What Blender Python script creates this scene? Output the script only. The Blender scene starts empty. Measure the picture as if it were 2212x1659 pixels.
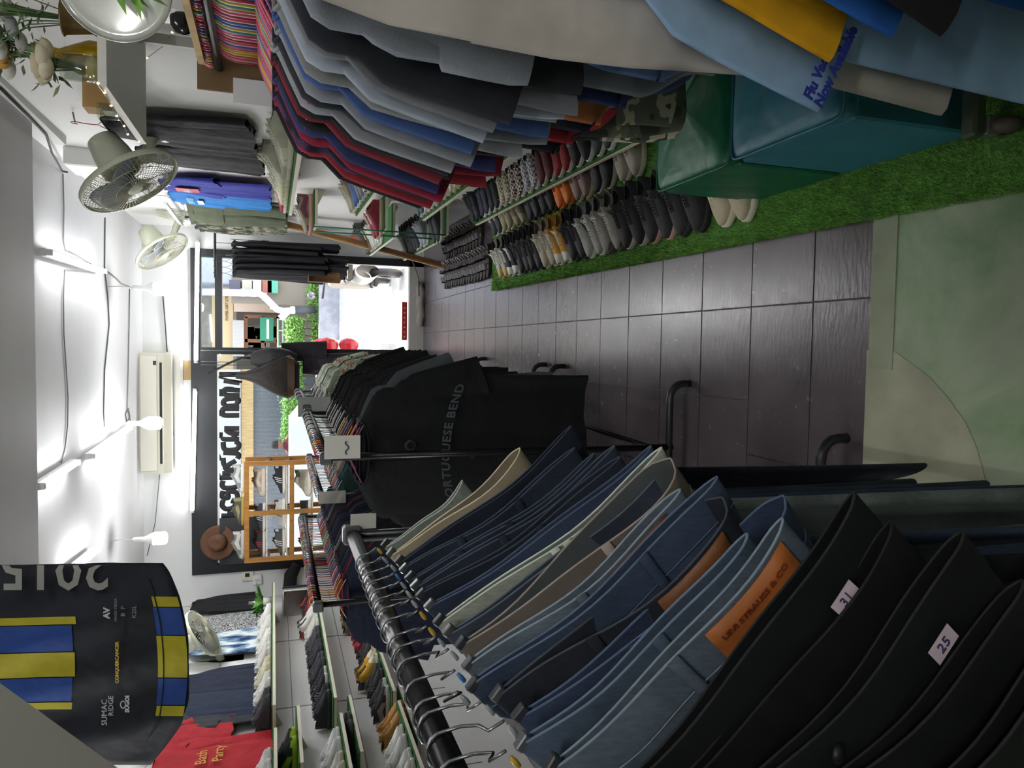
import bpy, math, random
from mathutils import Vector, Matrix
from math import sin, cos, pi, sqrt, radians
S = bpy.context.scene
COL = S.collection
# ---------------------------------------------------------------- camera, world, sun, exposure
IW, IH, FPX = 2212.0, 1659.0, 1590.0
CXP, CYP = 1106.0, 829.5
TH = math.atan((CXP-590)/FPX); PS = math.atan((CYP-745)/FPX*cos(TH))
CAM = Vector((0, 0, 1.6))
FW = Vector((-sin(PS)*cos(TH), cos(PS)*cos(TH), -sin(TH)))
RT = Vector((cos(PS), sin(PS), 0)); UP = RT.cross(FW)
cd = bpy.data.cameras.new('camera'); co = bpy.data.objects.new('camera', cd); COL.objects.link(co)
cd.sensor_fit = 'HORIZONTAL'; cd.sensor_width = 36; cd.lens = 36*FPX/IW; cd.clip_start = .02; cd.clip_end = 200
m3 = Matrix((-UP, RT, -FW)).transposed()          # the phone was held sideways: the room's up is the frame's left
co.matrix_world = Matrix.Translation(CAM) @ m3.to_4x4()
S.camera = co
w = bpy.data.worlds.new('world'); S.world = w; w.use_nodes = True
bg = w.node_tree.nodes['Background']; bg.inputs[0].default_value = (.80, .88, 1, 1); bg.inputs[1].default_value = .6
sd = bpy.data.lights.new('sun', 'SUN'); sd.energy = 3.2; sd.angle = .01; sd.color = (1, .97, .93)
so = bpy.data.objects.new('sun', sd); COL.objects.link(so)
so.rotation_euler = Vector((-.12, -.30, -1)).to_track_quat('-Z', 'Y').to_euler()
vs = S.view_settings
vs.view_transform = 'Standard'; vs.look = 'None'; vs.exposure = 2.05; vs.gamma = 1; vs.use_curve_mapping = False
try:
    c = S.cycles
    c.use_denoising = True; c.max_bounces = 7; c.diffuse_bounces = 5; c.glossy_bounces = 3; c.transmission_bounces = 4
    c.transparent_max_bounces = 8; c.caustics_reflective = False; c.caustics_refractive = False; c.sample_clamp_indirect = 4
except Exception: pass
TUBE, BULB = 9.5, 34.0

def ray(x, y): return FW + RT*((CYP-y)/FPX) - UP*((x-CXP)/FPX)
def onY(x, y, Y): d = ray(x, y); return CAM + d*(Y/d.y)
def onX(x, y, X): d = ray(x, y); return CAM + d*(X/d.x)
def onZ(x, y, Z): d = ray(x, y); return CAM + d*((Z-1.6)/d.z)
RNG = random.Random(7)
def rnd(a, b): return RNG.uniform(a, b)
def srgb(h):
    h = h.lstrip('#'); r = []
    for i in (0, 2, 4):
        v = int(h[i:i+2], 16)/255
        r.append(v/12.92 if v <= .04045 else ((v+.055)/1.055)**2.4)
    return r
# ---------------------------------------------------------------- materials
MATS = {}
def mat(h, rough=.7, kind=None, metal=0., emit=0., spec=.5, scale=1.):
    key = (h, rough, kind, metal, emit, spec, scale)
    if key in MATS: return MATS[key]
    m = bpy.data.materials.new('%s_%s' % (kind or 'plain', h)); m.use_nodes = True
    nt = m.node_tree; N = nt.nodes; Lk = nt.links; b = N['Principled BSDF']
    c = srgb(h) + [1]
    if kind in ('cloth', 'denim', 'heather'): c = [.003+v*.99 for v in c[:3]]+[1]
    b.inputs['Base Color'].default_value = c; b.inputs['Roughness'].default_value = rough
    b.inputs['Metallic'].default_value = metal; b.inputs['Specular IOR Level'].default_value = spec
    if emit:
        b.inputs['Emission Color'].default_value = c; b.inputs['Emission Strength'].default_value = emit
    def tc():
        t = N.new('ShaderNodeTexCoord'); return t.outputs['Object']
    def noise(s, det=3, vec=None, st=None):
        n = N.new('ShaderNodeTexNoise'); n.inputs['Scale'].default_value = s; n.inputs['Detail'].default_value = det
        v = vec or tc()
        if st:
            mp = N.new('ShaderNodeMapping'); mp.inputs['Scale'].default_value = st; Lk.new(v, mp.inputs['Vector']); v = mp.outputs[0]
        Lk.new(v, n.inputs['Vector']); return n.outputs['Fac']
    def ramp(src, stops, const=False):
        r = N.new('ShaderNodeValToRGB'); cr = r.color_ramp
        if const: cr.interpolation = 'CONSTANT'
        while len(cr.elements) < len(stops): cr.elements.new(.5)
        for e, (p, hh) in zip(cr.elements, stops):
            e.position = p; e.color = (srgb(hh) if isinstance(hh, str) else list(hh)) + [1]
        Lk.new(src, r.inputs[0]); return r.outputs[0]
    def mul(k): return [min(1, v*k) for v in c[:3]]
    def setc(o): Lk.new(o, b.inputs['Base Color'])
    def bump(src, st, dist=.002):
        bp = N.new('ShaderNodeBump'); bp.inputs['Strength'].default_value = st; bp.inputs['Distance'].default_value = dist
        Lk.new(src, bp.inputs['Height']); Lk.new(bp.outputs[0], b.inputs['Normal'])
    if kind == 'cloth':
        setc(ramp(noise(9), [(.3, mul(.86)), (.7, mul(1.12))])); bump(noise(14, 2), .5, .02)
        b.inputs['Sheen Weight'].default_value = .02
    elif kind == 'darkcloth':
        setc(ramp(noise(9), [(.3, mul(.86)), (.7, mul(1.12))])); bump(noise(14, 2), .5, .02)
    elif kind == 'heather':
        setc(ramp(noise(500, 1), [(.3, mul(.88)), (.7, mul(1.12))])); bump(noise(14, 2), .5, .02)
    elif kind == 'denim':
        n1 = noise(7, 4); n2 = noise(260, 2, None, (1, 1, .25))
        mx = N.new('ShaderNodeMath'); mx.operation = 'MULTIPLY_ADD'; mx.inputs[1].default_value = .35
        Lk.new(n2, mx.inputs[0]); Lk.new(n1, mx.inputs[2])
        setc(ramp(mx.outputs[0], [(.45, mul(.62)), (.68, mul(1.)), (.9, mul(1.5))])); bump(n2, .25, .002)
    elif kind == 'camo':
        setc(ramp(noise(11, 2), [(0, '2b2d26'), (.42, '4b5142'), (.5, h), (.58, '8d8a76'), (.66, '3a3a33')], True)); bump(noise(14, 2), .4, .02)
    elif kind == 'tiedye':
        setc(ramp(noise(9, 3, None, (1, 1, .45)), [(.36, '1f3a63'), (.46, '7f9cb4'), (.54, 'e4ecec'), (.62, 'cfe0dd'), (.72, '41648f')]))
    elif kind == 'print':
        setc(ramp(noise(16, 2), [(.30, '3c4a3c'), (.38, h), (.56, 'a9b39c'), (.63, 'a8674f'), (.68, h)], True)); bump(noise(14, 2), .4, .02)
    elif kind == 'plaid':
        t = tc(); w1 = N.new('ShaderNodeTexWave'); w1.inputs['Scale'].default_value = 6*scale; w1.bands_direction = 'X'; Lk.new(t, w1.inputs[0])
        w2 = N.new('ShaderNodeTexWave'); w2.inputs['Scale'].default_value = 6*scale; w2.bands_direction = 'Z'; Lk.new(t, w2.inputs[0])
        ad = N.new('ShaderNodeMath'); ad.operation = 'ADD'; Lk.new(w1.outputs['Fac'], ad.inputs[0]); Lk.new(w2.outputs['Fac'], ad.inputs[1])
        setc(ramp(ad.outputs[0], [(.15, mul(.35)), (.6, mul(1)), (.95, mul(1.9))]))
    elif kind == 'check':
        k = N.new('ShaderNodeTexChecker'); k.inputs['Scale'].default_value = 62; k.inputs['Color1'].default_value = c
        k.inputs['Color2'].default_value = srgb('d9d6c8')+[1]; Lk.new(tc(), k.inputs['Vector']); setc(k.outputs[0])
    elif kind == 'wood':
        setc(ramp(noise(5*scale, 4, None, (6, 6, .6)), [(.3, mul(.72)), (.7, mul(1.2))]))
    elif kind == 'plaster':
        setc(ramp(noise(1.3, 5), [(.3, mul(.90)), (.7, mul(1.06))])); bump(noise(30, 3), .06, .01)
    elif kind == 'turf':
        setc(ramp(noise(160, 2), [(.3, mul(.45)), (.55, mul(1)), (.75, mul(1.6))])); bump(noise(240, 2), 1, .006)
    elif kind == 'leaf':
        setc(ramp(noise(25, 2), [(.3, mul(.6)), (.7, mul(1.35))]))
    elif kind == 'stone':
        setc(ramp(noise(6*scale, 6), [(.3, mul(.8)), (.7, mul(1.15))])); bump(noise(60, 3), .2, .01)
    elif kind == 'leather':
        setc(ramp(noise(6, 3), [(.3, mul(.8)), (.7, mul(1.15))])); bump(noise(11, 3), .35, .02)
    elif kind == 'ribs':
        t = tc(); w1 = N.new('ShaderNodeTexWave'); w1.inputs['Scale'].default_value = 2.6*scale; w1.bands_direction = 'X'; Lk.new(t, w1.inputs[0])
        setc(ramp(w1.outputs['Fac'], [(.2, mul(.7)), (.7, mul(1.1))])); bump(w1.outputs['Fac'], .6, .03)
    elif kind == 'knit':
        setc(ramp(noise(90, 1), [(.42, '3c3e42'), (.5, h), (.58, 'c9cac9')]))
    MATS[key] = m; return m
def glassmat(h='ffffff', gl=.12, rough=.02):
    key = ('glass', h, gl)
    if key in MATS: return MATS[key]
    m = bpy.data.materials.new('clear_glass'); m.use_nodes = True; nt = m.node_tree; N = nt.nodes; N.clear()
    o = N.new('ShaderNodeOutputMaterial'); mx = N.new('ShaderNodeMixShader'); t = N.new('ShaderNodeBsdfTransparent'); g = N.new('ShaderNodeBsdfGlossy')
    t.inputs[0].default_value = srgb(h)+[1]; g.inputs['Roughness'].default_value = rough; mx.inputs[0].default_value = gl
    nt.links.new(t.outputs[0], mx.inputs[1]); nt.links.new(g.outputs[0], mx.inputs[2]); nt.links.new(mx.outputs[0], o.inputs[0])
    MATS[key] = m; return m
# ---------------------------------------------------------------- mesh builder
def V(*a): return Vector(a)
class MB:
    def __init__(s): s.v = []; s.f = []
    def add(s, vs, fs):
        o = len(s.v); s.v += [tuple(p) for p in vs]; s.f += [tuple(i+o for i in f) for f in fs]; return s
    def box(s, x0, x1, y0, y1, z0, z1, M=None):
        p = [V(x, y, z) for x in (x0, x1) for y in (y0, y1) for z in (z0, z1)]
        if M: p = [M @ q for q in p]
        return s.add(p, [(0, 1, 3, 2), (4, 6, 7, 5), (0, 4, 5, 1), (2, 3, 7, 6), (0, 2, 6, 4), (1, 5, 7, 3)])
    def bbox(s, x0, x1, y0, y1, z0, z1, b=.01, M=None):      # box with chamfered edges
        p = []; xs = (x0, x1); ys = (y0, y1); zs = (z0, z1)
        for i in (0, 1):
            for j in (0, 1):
                for k in (0, 1):
                    sx, sy, sz = (1, -1)[i], (1, -1)[j], (1, -1)[k]; X, Y, Z = xs[i], ys[j], zs[k]
                    p += [V(X, Y+sy*b, Z+sz*b), V(X+sx*b, Y, Z+sz*b), V(X+sx*b, Y+sy*b, Z)]
        if M: p = [M @ q for q in p]
        I = lambda i, j, k, a: (i*4+j*2+k)*3+a
        f = []
        for i in (0, 1): f.append((I(i,0,0,0), I(i,0,1,0), I(i,1,1,0), I(i,1,0,0)))
        for j in (0, 1): f.append((I(0,j,0,1), I(0,j,1,1), I(1,j,1,1), I(1,j,0,1)))
        for k in (0, 1): f.append((I(0,0,k,2), I(0,1,k,2), I(1,1,k,2), I(1,0,k,2)))
        for a in (0, 1):
            for c in (0, 1):
                f.append((I(0,a,c,1), I(1,a,c,1), I(1,a,c,2), I(0,a,c,2)))
                f.append((I(a,0,c,0), I(a,1,c,0), I(a,1,c,2), I(a,0,c,2)))
                f.append((I(a,c,0,0), I(a,c,1,0), I(a,c,1,1), I(a,c,0,1)))
        f += [tuple(I(i,j,k,a) for a in (0,1,2)) for i in (0,1) for j in (0,1) for k in (0,1)]
        return s.add(p, f)
    def tube(s, pts, r, n=6, closed=False, flat=None, cap=True):
        pts = [Vector(p) for p in pts]; L = len(pts); vs = []; fs = []
        rr = r if isinstance(r, (list, tuple)) else [r]*L
        up = None
        for i, p in enumerate(pts):
            if closed: t = pts[(i+1) % L]-pts[i-1]
            else: t = pts[min(i+1, L-1)]-pts[max(i-1, 0)]
            t = t.normalized() if t.length > 1e-9 else V(0, 0, 1)
            if up is None:
                up = V(0, 0, 1) if abs(t.z) < .9 else V(0, 1, 0)
            a = (up - t*up.dot(t))
            if a.length < 1e-6: a = t.orthogonal()
            a.normalize(); up = a; b = t.cross(a)
            for k in range(n):
                th = 2*pi*k/n; vs.append(p + (a*cos(th)*(flat or 1) + b*sin(th))*rr[i])
        for i in range(L if closed else L-1):
            j = (i+1) % L
            for k in range(n): fs.append((i*n+k, i*n+(k+1) % n, j*n+(k+1) % n, j*n+k))
        if cap and not closed: fs += [tuple(range(n))[::-1], tuple((L-1)*n+k for k in range(n))]
        return s.add(vs, fs)
    def lathe(s, prof, n=20, M=None, cap=False):              # profile [(r, z)] turned about z
        vs = []; fs = []; L = len(prof)
        for r, z in prof:
            for k in range(n):
                q = V(r*cos(2*pi*k/n), r*sin(2*pi*k/n), z); vs.append(M @ q if M else q)
        for i in range(L-1):
            for k in range(n): fs.append((i*n+k, i*n+(k+1) % n, (i+1)*n+(k+1) % n, (i+1)*n+k))
        if cap: fs += [tuple(range(n))[::-1], tuple((L-1)*n+k for k in range(n))]
        return s.add(vs, fs)
    def grid(s, fn, nu, nv, cu=False):                        # fn(u, v) on [0,1]
        vs = [fn(i/(nu if cu else nu-1), j/(nv-1)) for j in range(nv) for i in range(nu)]; fs = []
        for j in range(nv-1):
            for i in range(nu if cu else nu-1): fs.append((j*nu+i, j*nu+(i+1) % nu, (j+1)*nu+(i+1) % nu, (j+1)*nu+i))
        return s.add(vs, fs)
    def prism(s, outline, d, M=None):                          # outline [(x, z)] in the x-z plane, thick along y
        n = len(outline); vs = [V(x, -d/2, z) for x, z in outline]+[V(x, d/2, z) for x, z in outline]
        if M: vs = [M @ q for q in vs]
        return s.add(vs, [tuple(range(n)), tuple(range(n, 2*n))[::-1]]+[(i, i+n, (i+1) % n+n, (i+1) % n) for i in range(n)])
    def mesh(s, name, smooth=True):
        me = bpy.data.meshes.new(name); me.from_pydata(s.v, [], s.f)
        if smooth: me.polygons.foreach_set('use_smooth', [True]*len(me.polygons))
        me.update(); return me
    def obj(s, name, m, parent=None, smooth=True, auto=None):
        return inst(name, s.mesh(name, smooth), m, parent)
def inst(name, me, m, parent=None):
    o = bpy.data.objects.new(name, me); COL.objects.link(o)
    if m is not None:
        if not me.materials: me.materials.append(m)
        o.material_slots[0].link = 'OBJECT'; o.material_slots[0].material = m
    if parent is not None: o.parent = parent
    return o
def tag(o, label, cat, group=None, kind=None):
    o['label'] = label; o['category'] = cat
    if group: o['group'] = group
    if kind: o['kind'] = kind
    return o
def thing(name, label, cat, loc=(0, 0, 0), rz=0, group=None, M=None):
    o = bpy.data.objects.new(name, None); COL.objects.link(o); o.empty_display_size = .05
    if M is not None: o.matrix_world = M
    else: o.location = loc; o.rotation_euler = (0, 0, rz)
    return tag(o, label, cat, group)
def struct(name, mb, m, smooth=False, label=None):
    o = mb.obj(name, m, None, smooth); o['kind'] = 'structure'
    if label: o['label'] = label
    return o
def text(name, s, size, m, parent, M, extrude=.0008, align='CENTER', shear=0, spacing=1.0, curve=None):
    cu = bpy.data.curves.new(name, 'FONT'); cu.body = s; cu.size = size; cu.extrude = extrude; cu.align_x = align; cu.align_y = 'CENTER'
    cu.shear = shear; cu.space_character = spacing; cu.resolution_u = 3
    o = bpy.data.objects.new(name, cu); COL.objects.link(o); cu.materials.append(m)
    o.parent = parent; o.matrix_local = M
    return o
ORD = ['first','second','third','fourth','fifth','sixth','seventh','eighth','ninth','tenth','eleventh','twelfth','thirteenth','fourteenth','fifteenth','sixteenth','seventeenth','eighteenth','nineteenth','twentieth']
TENS = {20: 'twenty', 30: 'thirty', 40: 'forty', 50: 'fifty', 60: 'sixty'}
TENTH = {20: 'twentieth', 30: 'thirtieth', 40: 'fortieth', 50: 'fiftieth', 60: 'sixtieth'}
def ordn(i):
    if i < 20: return ORD[i]
    n = i+1; t = n//10*10
    return TENTH[t] if n == t else TENS[t]+'-'+ORD[n-t-1]
# ---------------------------------------------------------------- the shop's shell
FY, LX, CZ = 8.2, -2.7, 2.85
def rx(x, Y): return x+.02*Y                                   # the right side runs slightly askew
WALLW = mat('dcdcda', .6, 'plaster')
# tiled floor: tiles with their joints, green painted concrete near the camera
def floor_tiles():
    m = bpy.data.materials.new('glossy_tile'); m.use_nodes = True; nt = m.node_tree; N = nt.nodes; Lk = nt.links; b = N['Principled BSDF']
    t = N.new('ShaderNodeTexCoord')
    n = N.new('ShaderNodeTexNoise'); n.inputs['Scale'].default_value = 2.2; n.inputs['Detail'].default_value = 6; Lk.new(t.outputs['Object'], n.inputs['Vector'])
    r = N.new('ShaderNodeValToRGB'); r.color_ramp.elements[0].color = srgb('463f42')+[1]; r.color_ramp.elements[1].color = srgb('5d5458')+[1]
    r.color_ramp.elements[0].position = .35; r.color_ramp.elements[1].position = .7
    Lk.new(n.outputs['Fac'], r.inputs[0]); Lk.new(r.outputs[0], b.inputs['Base Color'])
    n2 = N.new('ShaderNodeTexNoise'); n2.inputs['Scale'].default_value = 16; n2.inputs['Detail'].default_value = 8; n2.inputs['Roughness'].default_value = .7
    Lk.new(t.outputs['Object'], n2.inputs['Vector'])
    r2 = N.new('ShaderNodeMapRange'); r2.inputs['To Min'].default_value = .12; r2.inputs['To Max'].default_value = .36; Lk.new(n2.outputs['Fac'], r2.inputs[0]); Lk.new(r2.outputs[0], b.inputs['Roughness'])
    mp = N.new('ShaderNodeMapping'); mp.inputs['Scale'].default_value = (14, 60, 1); mp.inputs['Rotation'].default_value = (0, 0, .9); Lk.new(t.outputs['Object'], mp.inputs[0])
    n3 = N.new('ShaderNodeTexNoise'); n3.inputs['Scale'].default_value = 1.3; n3.inputs['Detail'].default_value = 5; Lk.new(mp.outputs[0], n3.inputs['Vector'])
    bp = N.new('ShaderNodeBump'); bp.inputs['Strength'].default_value = .10; bp.inputs['Distance'].default_value = .01; Lk.new(n3.outputs['Fac'], bp.inputs['Height']); Lk.new(bp.outputs[0], b.inputs['Normal'])
    b.inputs['Specular IOR Level'].default_value = .75
    return m
TILE = floor_tiles()
g = MB(); g.box(LX-.1, 1.6, 1.64, FY, -.10, -.0035); struct('floor', g, mat('474143', .6))
ty = [1.655]+[1.901+.3133*i for i in range(21)]
tx = [.159-.329*i for i in range(9)]; tiles = MB()
for i in range(len(ty)-1):
    y0, y1 = ty[i]+.0030, min(ty[i+1], FY)-.0030
    xs = [.159+.329*k for k in range(-9, 5)]
    if i < 2: xs = [x-(.19 if x < .1 else 0) if x < .1 else x for x in xs]
    for k in range(len(xs)-1): tiles.box(xs[k]+.0030, xs[k+1]-.0030, y0, y1, -.02, rnd(-.0006, .0006))
o = struct('floor_tiles', tiles, TILE)
def conc():
    m = bpy.data.materials.new('green_painted_concrete'); m.use_nodes = True; nt = m.node_tree; N = nt.nodes; Lk = nt.links; b = N['Principled BSDF']
    t = N.new('ShaderNodeTexCoord')
    n = N.new('ShaderNodeTexNoise'); n.inputs['Scale'].default_value = 2.4; n.inputs['Detail'].default_value = 7; n.inputs['Roughness'].default_value = .6; n.inputs['Distortion'].default_value = .4
    Lk.new(t.outputs['Object'], n.inputs['Vector'])
    r = N.new('ShaderNodeValToRGB'); cr = r.color_ramp; cr.elements.new(.5); cr.elements.new(.6)
    for e, (p, h) in zip(cr.elements, ((.3, '4f7a4c'), (.44, '7d9272'), (.56, '95a088'), (.74, 'a3a596'))): e.position = p; e.color = srgb(h)+[1]
    Lk.new(n.outputs['Fac'], r.inputs[0]); Lk.new(r.outputs[0], b.inputs['Base Color'])
    n2 = N.new('ShaderNodeTexNoise'); n2.inputs['Scale'].default_value = 28; n2.inputs['Detail'].default_value = 5; Lk.new(t.outputs['Object'], n2.inputs['Vector'])
    bp = N.new('ShaderNodeBump'); bp.inputs['Strength'].default_value = .25; bp.inputs['Distance'].default_value = .01; Lk.new(n2.outputs['Fac'], bp.inputs['Height']); Lk.new(bp.outputs[0], b.inputs['Normal'])
    b.inputs['Roughness'].default_value = .42
    return m
CONC = conc()
g = MB(); g.box(LX-.1, 1.6, -2.0, 1.652, -.10, .006); struct('floor_concrete', g, CONC)
# the grey-green cement patch poured later against the tile edge, with its curved rim
pz = []; 
for a in range(15):
    t = a/14*pi/2; pz.append((-.62+.56*sin(t)*1.0, 1.652-.50*(1-cos(t))*0-0.0))
out = [onZ(x, y, .006) for x, y in ((1862, 1060), (1866, 800), (1872, 757), (1905, 740), (1960, 778), (2010, 815), (2050, 862), (2085, 910), (2110, 965), (2125, 1020), (2140, 1085))]
g = MB(); n = len(out); vs = [V(p.x, min(p.y, 1.668), .0065) for p in out]+[V(p.x, min(p.y, 1.668), .0075) for p in out]
g.add(vs, [tuple(range(n))[::-1], tuple(range(n, 2*n))]+[(i, (i+1) % n, (i+1) % n+n, i+n) for i in range(n)])
struct('floor_patch', g, mat('9a9c85', .6, 'stone'))
g = MB(); g.box(-.04, .40, 1.575, 1.66, .004, .0095); struct('floor_strip', g, mat('8d957d', .6, 'stone'))
# walls and ceiling
g = MB(); g.box(LX-.12, LX, -2.0, FY+.1, 0, 3.0); struct('wall_left', g, WALLW)
a0, a1 = rx(1.02, -2), rx(1.02, FY+.1)
g = MB(); g.add([V(a0, -2, 0), V(a1, FY+.1, 0), V(a1+.15, FY+.1, 0), V(a0+.15, -2, 0), V(a0, -2, 3), V(a1, FY+.1, 3), V(a1+.15, FY+.1, 3), V(a0+.15, -2, 3)],
  [(0, 1, 5, 4), (1, 2, 6, 5), (2, 3, 7, 6), (3, 0, 4, 7), (4, 5, 6, 7), (3, 2, 1, 0)]); struct('wall_right', g, WALLW)
g = MB(); g.box(LX-.1, 1.6, -2.1, -2.0, 0, 3.0); struct('wall_back', g, mat('b5b5b0', .7, 'plaster'))
g = MB(); g.box(LX-.1, 1.6, -2.0, FY+.1, CZ, CZ+.12); struct('ceiling', g, mat('cfd0d2', .6, 'plaster'))
g = MB(); g.box(LX, 1.3, -2.0, 4.35, CZ-.09, CZ+.02); struct('ceiling_beam', g, mat('c6c4c6', .6, 'plaster'))
# shop front: wall over the frame, black frame, left window, open door
FT = 2.40; XL, XM, XR = -2.40, -.07, .89
g = MB(); g.box(LX-.1, 1.5, FY, FY+.14, FT, 3.0); g.box(LX-.1, XL, FY, FY+.14, 0, FT); g.box(XR+.08, 1.5, FY, FY+.14, 0, FT); struct('wall_front', g, mat('e2e4e4', .6, 'plaster'))
BLK = mat('1d2024', .4, None, .2)
fr = MB()
fr.box(XL, XR+.08, FY-.03, FY+.06, FT-.10, FT)                # head
fr.box(XL, XL+.10, FY-.03, FY+.06, 0, FT-.10)
fr.box(XM-.035, XM+.035, FY-.03, FY+.06, 0, FT-.1)
fr.box(XR, XR+.08, FY-.03, FY+.06, 0, FT-.1)
fr.box(XM+.035, XR, FY-.03, FY+.06, 2.10, 2.17)
fr.box(XL+.1, XM-.035, FY-.03, FY+.06, 2.15, FT-.1)
fr.box(XL+.1, XM-.035, FY-.03, FY+.06, 0, .5)
struct('trim_shopfront', fr, BLK, label='black painted shopfront frame')
g = MB(); g.box(XL+.1, XM-.035, FY+.01, FY+.018, .5, 2.15); wo = struct('window_1', g, glassmat('f4f8f8', .06))
g = MB(); g.box(XM+.035, XR, FY+.01, FY+.018, 2.17, 2.30); struct('window_2', g, glassmat('f4f8f8', .06))
g = MB(); g.box(XL+.10, XL+.115, FY-.045, FY-.03, .5, 2.15); g.box(XL+.1, XM-.04, FY-.045, FY-.03, 2.13, 2.15); struct('trim_window', g, mat('c9cccd', .4, None, .5))
# threshold step: grey tiled riser and a pale ledge outside
g = MB(); g.box(XM-.1, XR+.1, FY-.03, FY+.06, -.02, .16); struct('trim_threshold', g, mat('a9a8a4', .4))
# sloping underside of the stairs over the camera's left shoulder
q = [onY(-60, 1432, 1.15), onY(300, 1692, 1.15), onY(300, 2100, 1.15), onY(-60, 2100, 1.15)]
g = MB(); vs = q+[p+V(-.0, -.9, .0) for p in q]
g.add(vs, [(0, 1, 2, 3), (7, 6, 5, 4), (0, 4, 5, 1), (1, 5, 6, 2), (2, 6, 7, 3), (3, 7, 4, 0)]); struct('ceiling_stair', g, mat('e2ddd6', .7, 'plaster'))
# wall panel joints
g = MB()
for z in (.55, 1.02, 1.46, 2.02): g.box(LX, LX+.004, 3.2, FY, z, z+.006)
for y in (4.5, 5.6, 6.9): g.box(LX, LX+.004, y, y+.006, .3, 2.02)
struct('trim_panel', g, mat('8f8c8a', .8))
# ---------------------------------------------------------------- lamps, cables, air conditioner, fans
WHITE = mat('e8e8e6', .4); OFFW = mat('d8d6c4', .45); TUBEM = mat('ffffff', .5, None, 0, TUBE); FILLW = mat('fffffc', .5, None, 0, 48); FILLX = mat('fffffd', .5, None, 0, 38); FILLV = mat('fffffb', .5, None, 0, 14); BULBM = mat('ffffff', .5, None, 0, BULB)  # the W, X and V glows serve the added fill lamps out of view
def tube_lamp(label, p, q, down=True, nrm=None, tm=None):
    p, q = Vector(p), Vector(q); mid = (p+q)/2; d = (q-p); L = d.length; d.normalize()
    up = Vector(nrm) if nrm else V(0, 0, 1); side = d.cross(up).normalized()
    M = Matrix((side, d, up)).transposed().to_4x4(); M.translation = mid
    t = thing('tube_lamp', label, 'lamp', M=M, group='fluorescent tube lamps')
    b = MB(); b.box(-.02, .02, -L/2-.03, L/2+.03, -.03, 0); b.obj('lamp_housing', WHITE, t, False)
    for s in (-1, 1):
        e = MB(); e.bbox(-.018, .018, s*(L/2+.012)-.014, s*(L/2+.012)+.014, -.062, -.026, .004); e.obj('end_socket', WHITE, t, False)
    g = MB(); g.tube([(0, -L/2+.005, -.048), (0, L/2-.005, -.048)], .0135, 10); g.obj('tube', tm or TUBEM, t)
zc = CZ
tube_lamp('glowing ceiling tube lamp nearest the two wall fans', onZ(88, 545, zc-.02), onZ(210, 585, zc-.02))
tube_lamp('glowing ceiling tube lamp in the middle, nearest the camera of that pair', onZ(72, 1050, zc-.02), onZ(150, 1000, zc-.02))
tube_lamp('glowing ceiling tube lamp closest to the air conditioner', onZ(185, 985, zc-.02), onZ(270, 925, zc-.02))
tube_lamp('ceiling tube lamp half hidden behind the hanging cycling jersey', onZ(133, 1240, zc-.02), onZ(195, 1190, zc-.02))
tube_lamp('long glowing tube lamp along the front wall above the open door', onY(427, 525, FY-.03), onY(424, 778, FY-.03), nrm=(0, 1, 0))
tube_lamp('long glowing tube lamp along the front wall above the window', onY(422, 845, FY-.03), onY(416, 1100, FY-.03), nrm=(0, 1, 0))
tube_lamp('added fill tube lamp on the left wall, out of view near the camera', (LX+.01, 1.45, 2.3), (LX+.01, 2.35, 2.3), nrm=(-1, 0, 0), tm=FILLW)  # added outside the frame to brighten the clothes on the near right
tube_lamp('added fill tube lamp, unseen on the ceiling behind the viewer', (.55, -.95, CZ-.10), (-.25, -.75, CZ-.10), tm=FILLX)  # extra lamp put behind the camera to lift the dark near racks
tube_lamp('added fill tube lamp, unseen overhead between the two near racks', (.05, 1.35, CZ-.10), (.55, 1.75, CZ-.10), tm=FILLV)  # unseen lamp added above to brighten the near floor and stools
def bulb_lamp(label, x, y, Y):
    p = onY(x, y, Y); t = thing('bulb_lamp', label, 'lamp', p, 0, 'hanging bulb lamps'); k = .85
    g = MB(); g.lathe([(.0, -.075), (.035, -.074), (.05, -.062), (.052, -.04), (.052, .03)], 18); g.obj('bulb', BULBM, t)
    g = MB(); g.lathe([(.052, .03), (.046, .05), (.03, .075), (.02, .10), (.018, .12)], 18); g.obj('bulb_neck', WHITE, t)
    g = MB(); g.lathe([(.021, .115), (.022, .17), (.014, .185), (0, .186)], 14); g.obj('socket', WHITE, t)
    g = MB(); z = CZ-p.z; g.tube([(0, 0, .18), (.008, .01, .18+(z-.18)*.5), (0, 0, z)], .004, 5); g.obj('cord', mat('d6d6d2', .6), t)
bulb_lamp('lit hanging bulb nearest the wall fans', 341, 623, 6.6)
bulb_lamp('lit hanging bulb right in front of the air conditioner', 328, 914, 6.6)
bulb_lamp('lit hanging bulb nearest the hanging cycling jersey', 340, 1163, 6.6)
# cables on the ceiling
def cable(label, pts, r=.004, col='6f7074', zc=CZ-.006, name='ceiling_cable'):
    P = [onZ(x, y, zc) for x, y in pts]; o = MB().tube(P, r, 5).obj(name, mat(col, .6)); return tag(o, label, 'cable', 'ceiling cables')
cable('grey cable on the ceiling running to the tube lamp by the fans', [(136, 375), (138, 450), (137, 520), (142, 542), (165, 552), (200, 572)])
cable('grey cable linking the two tube lamps nearest the camera', [(206, 590), (165, 585), (140, 583), (137, 640), (138, 720), (142, 780), (147, 860), (146, 920), (140, 970), (132, 1000)])
cable('forked dark cable down the middle of the ceiling', [(227, 470), (226, 580), (233, 640), (236, 700), (226, 800), (224, 890), (226, 922)], .005, '55565b')
cable('thin cable to the bulb beside the fans', [(230, 585), (250, 600), (262, 612), (290, 623)], .005, '6e6e70')
cable('thin straight cable towards the bulb by the air conditioner', [(280, 624), (279, 700), (277, 800), (275, 880), (282, 910)], .005)
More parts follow.
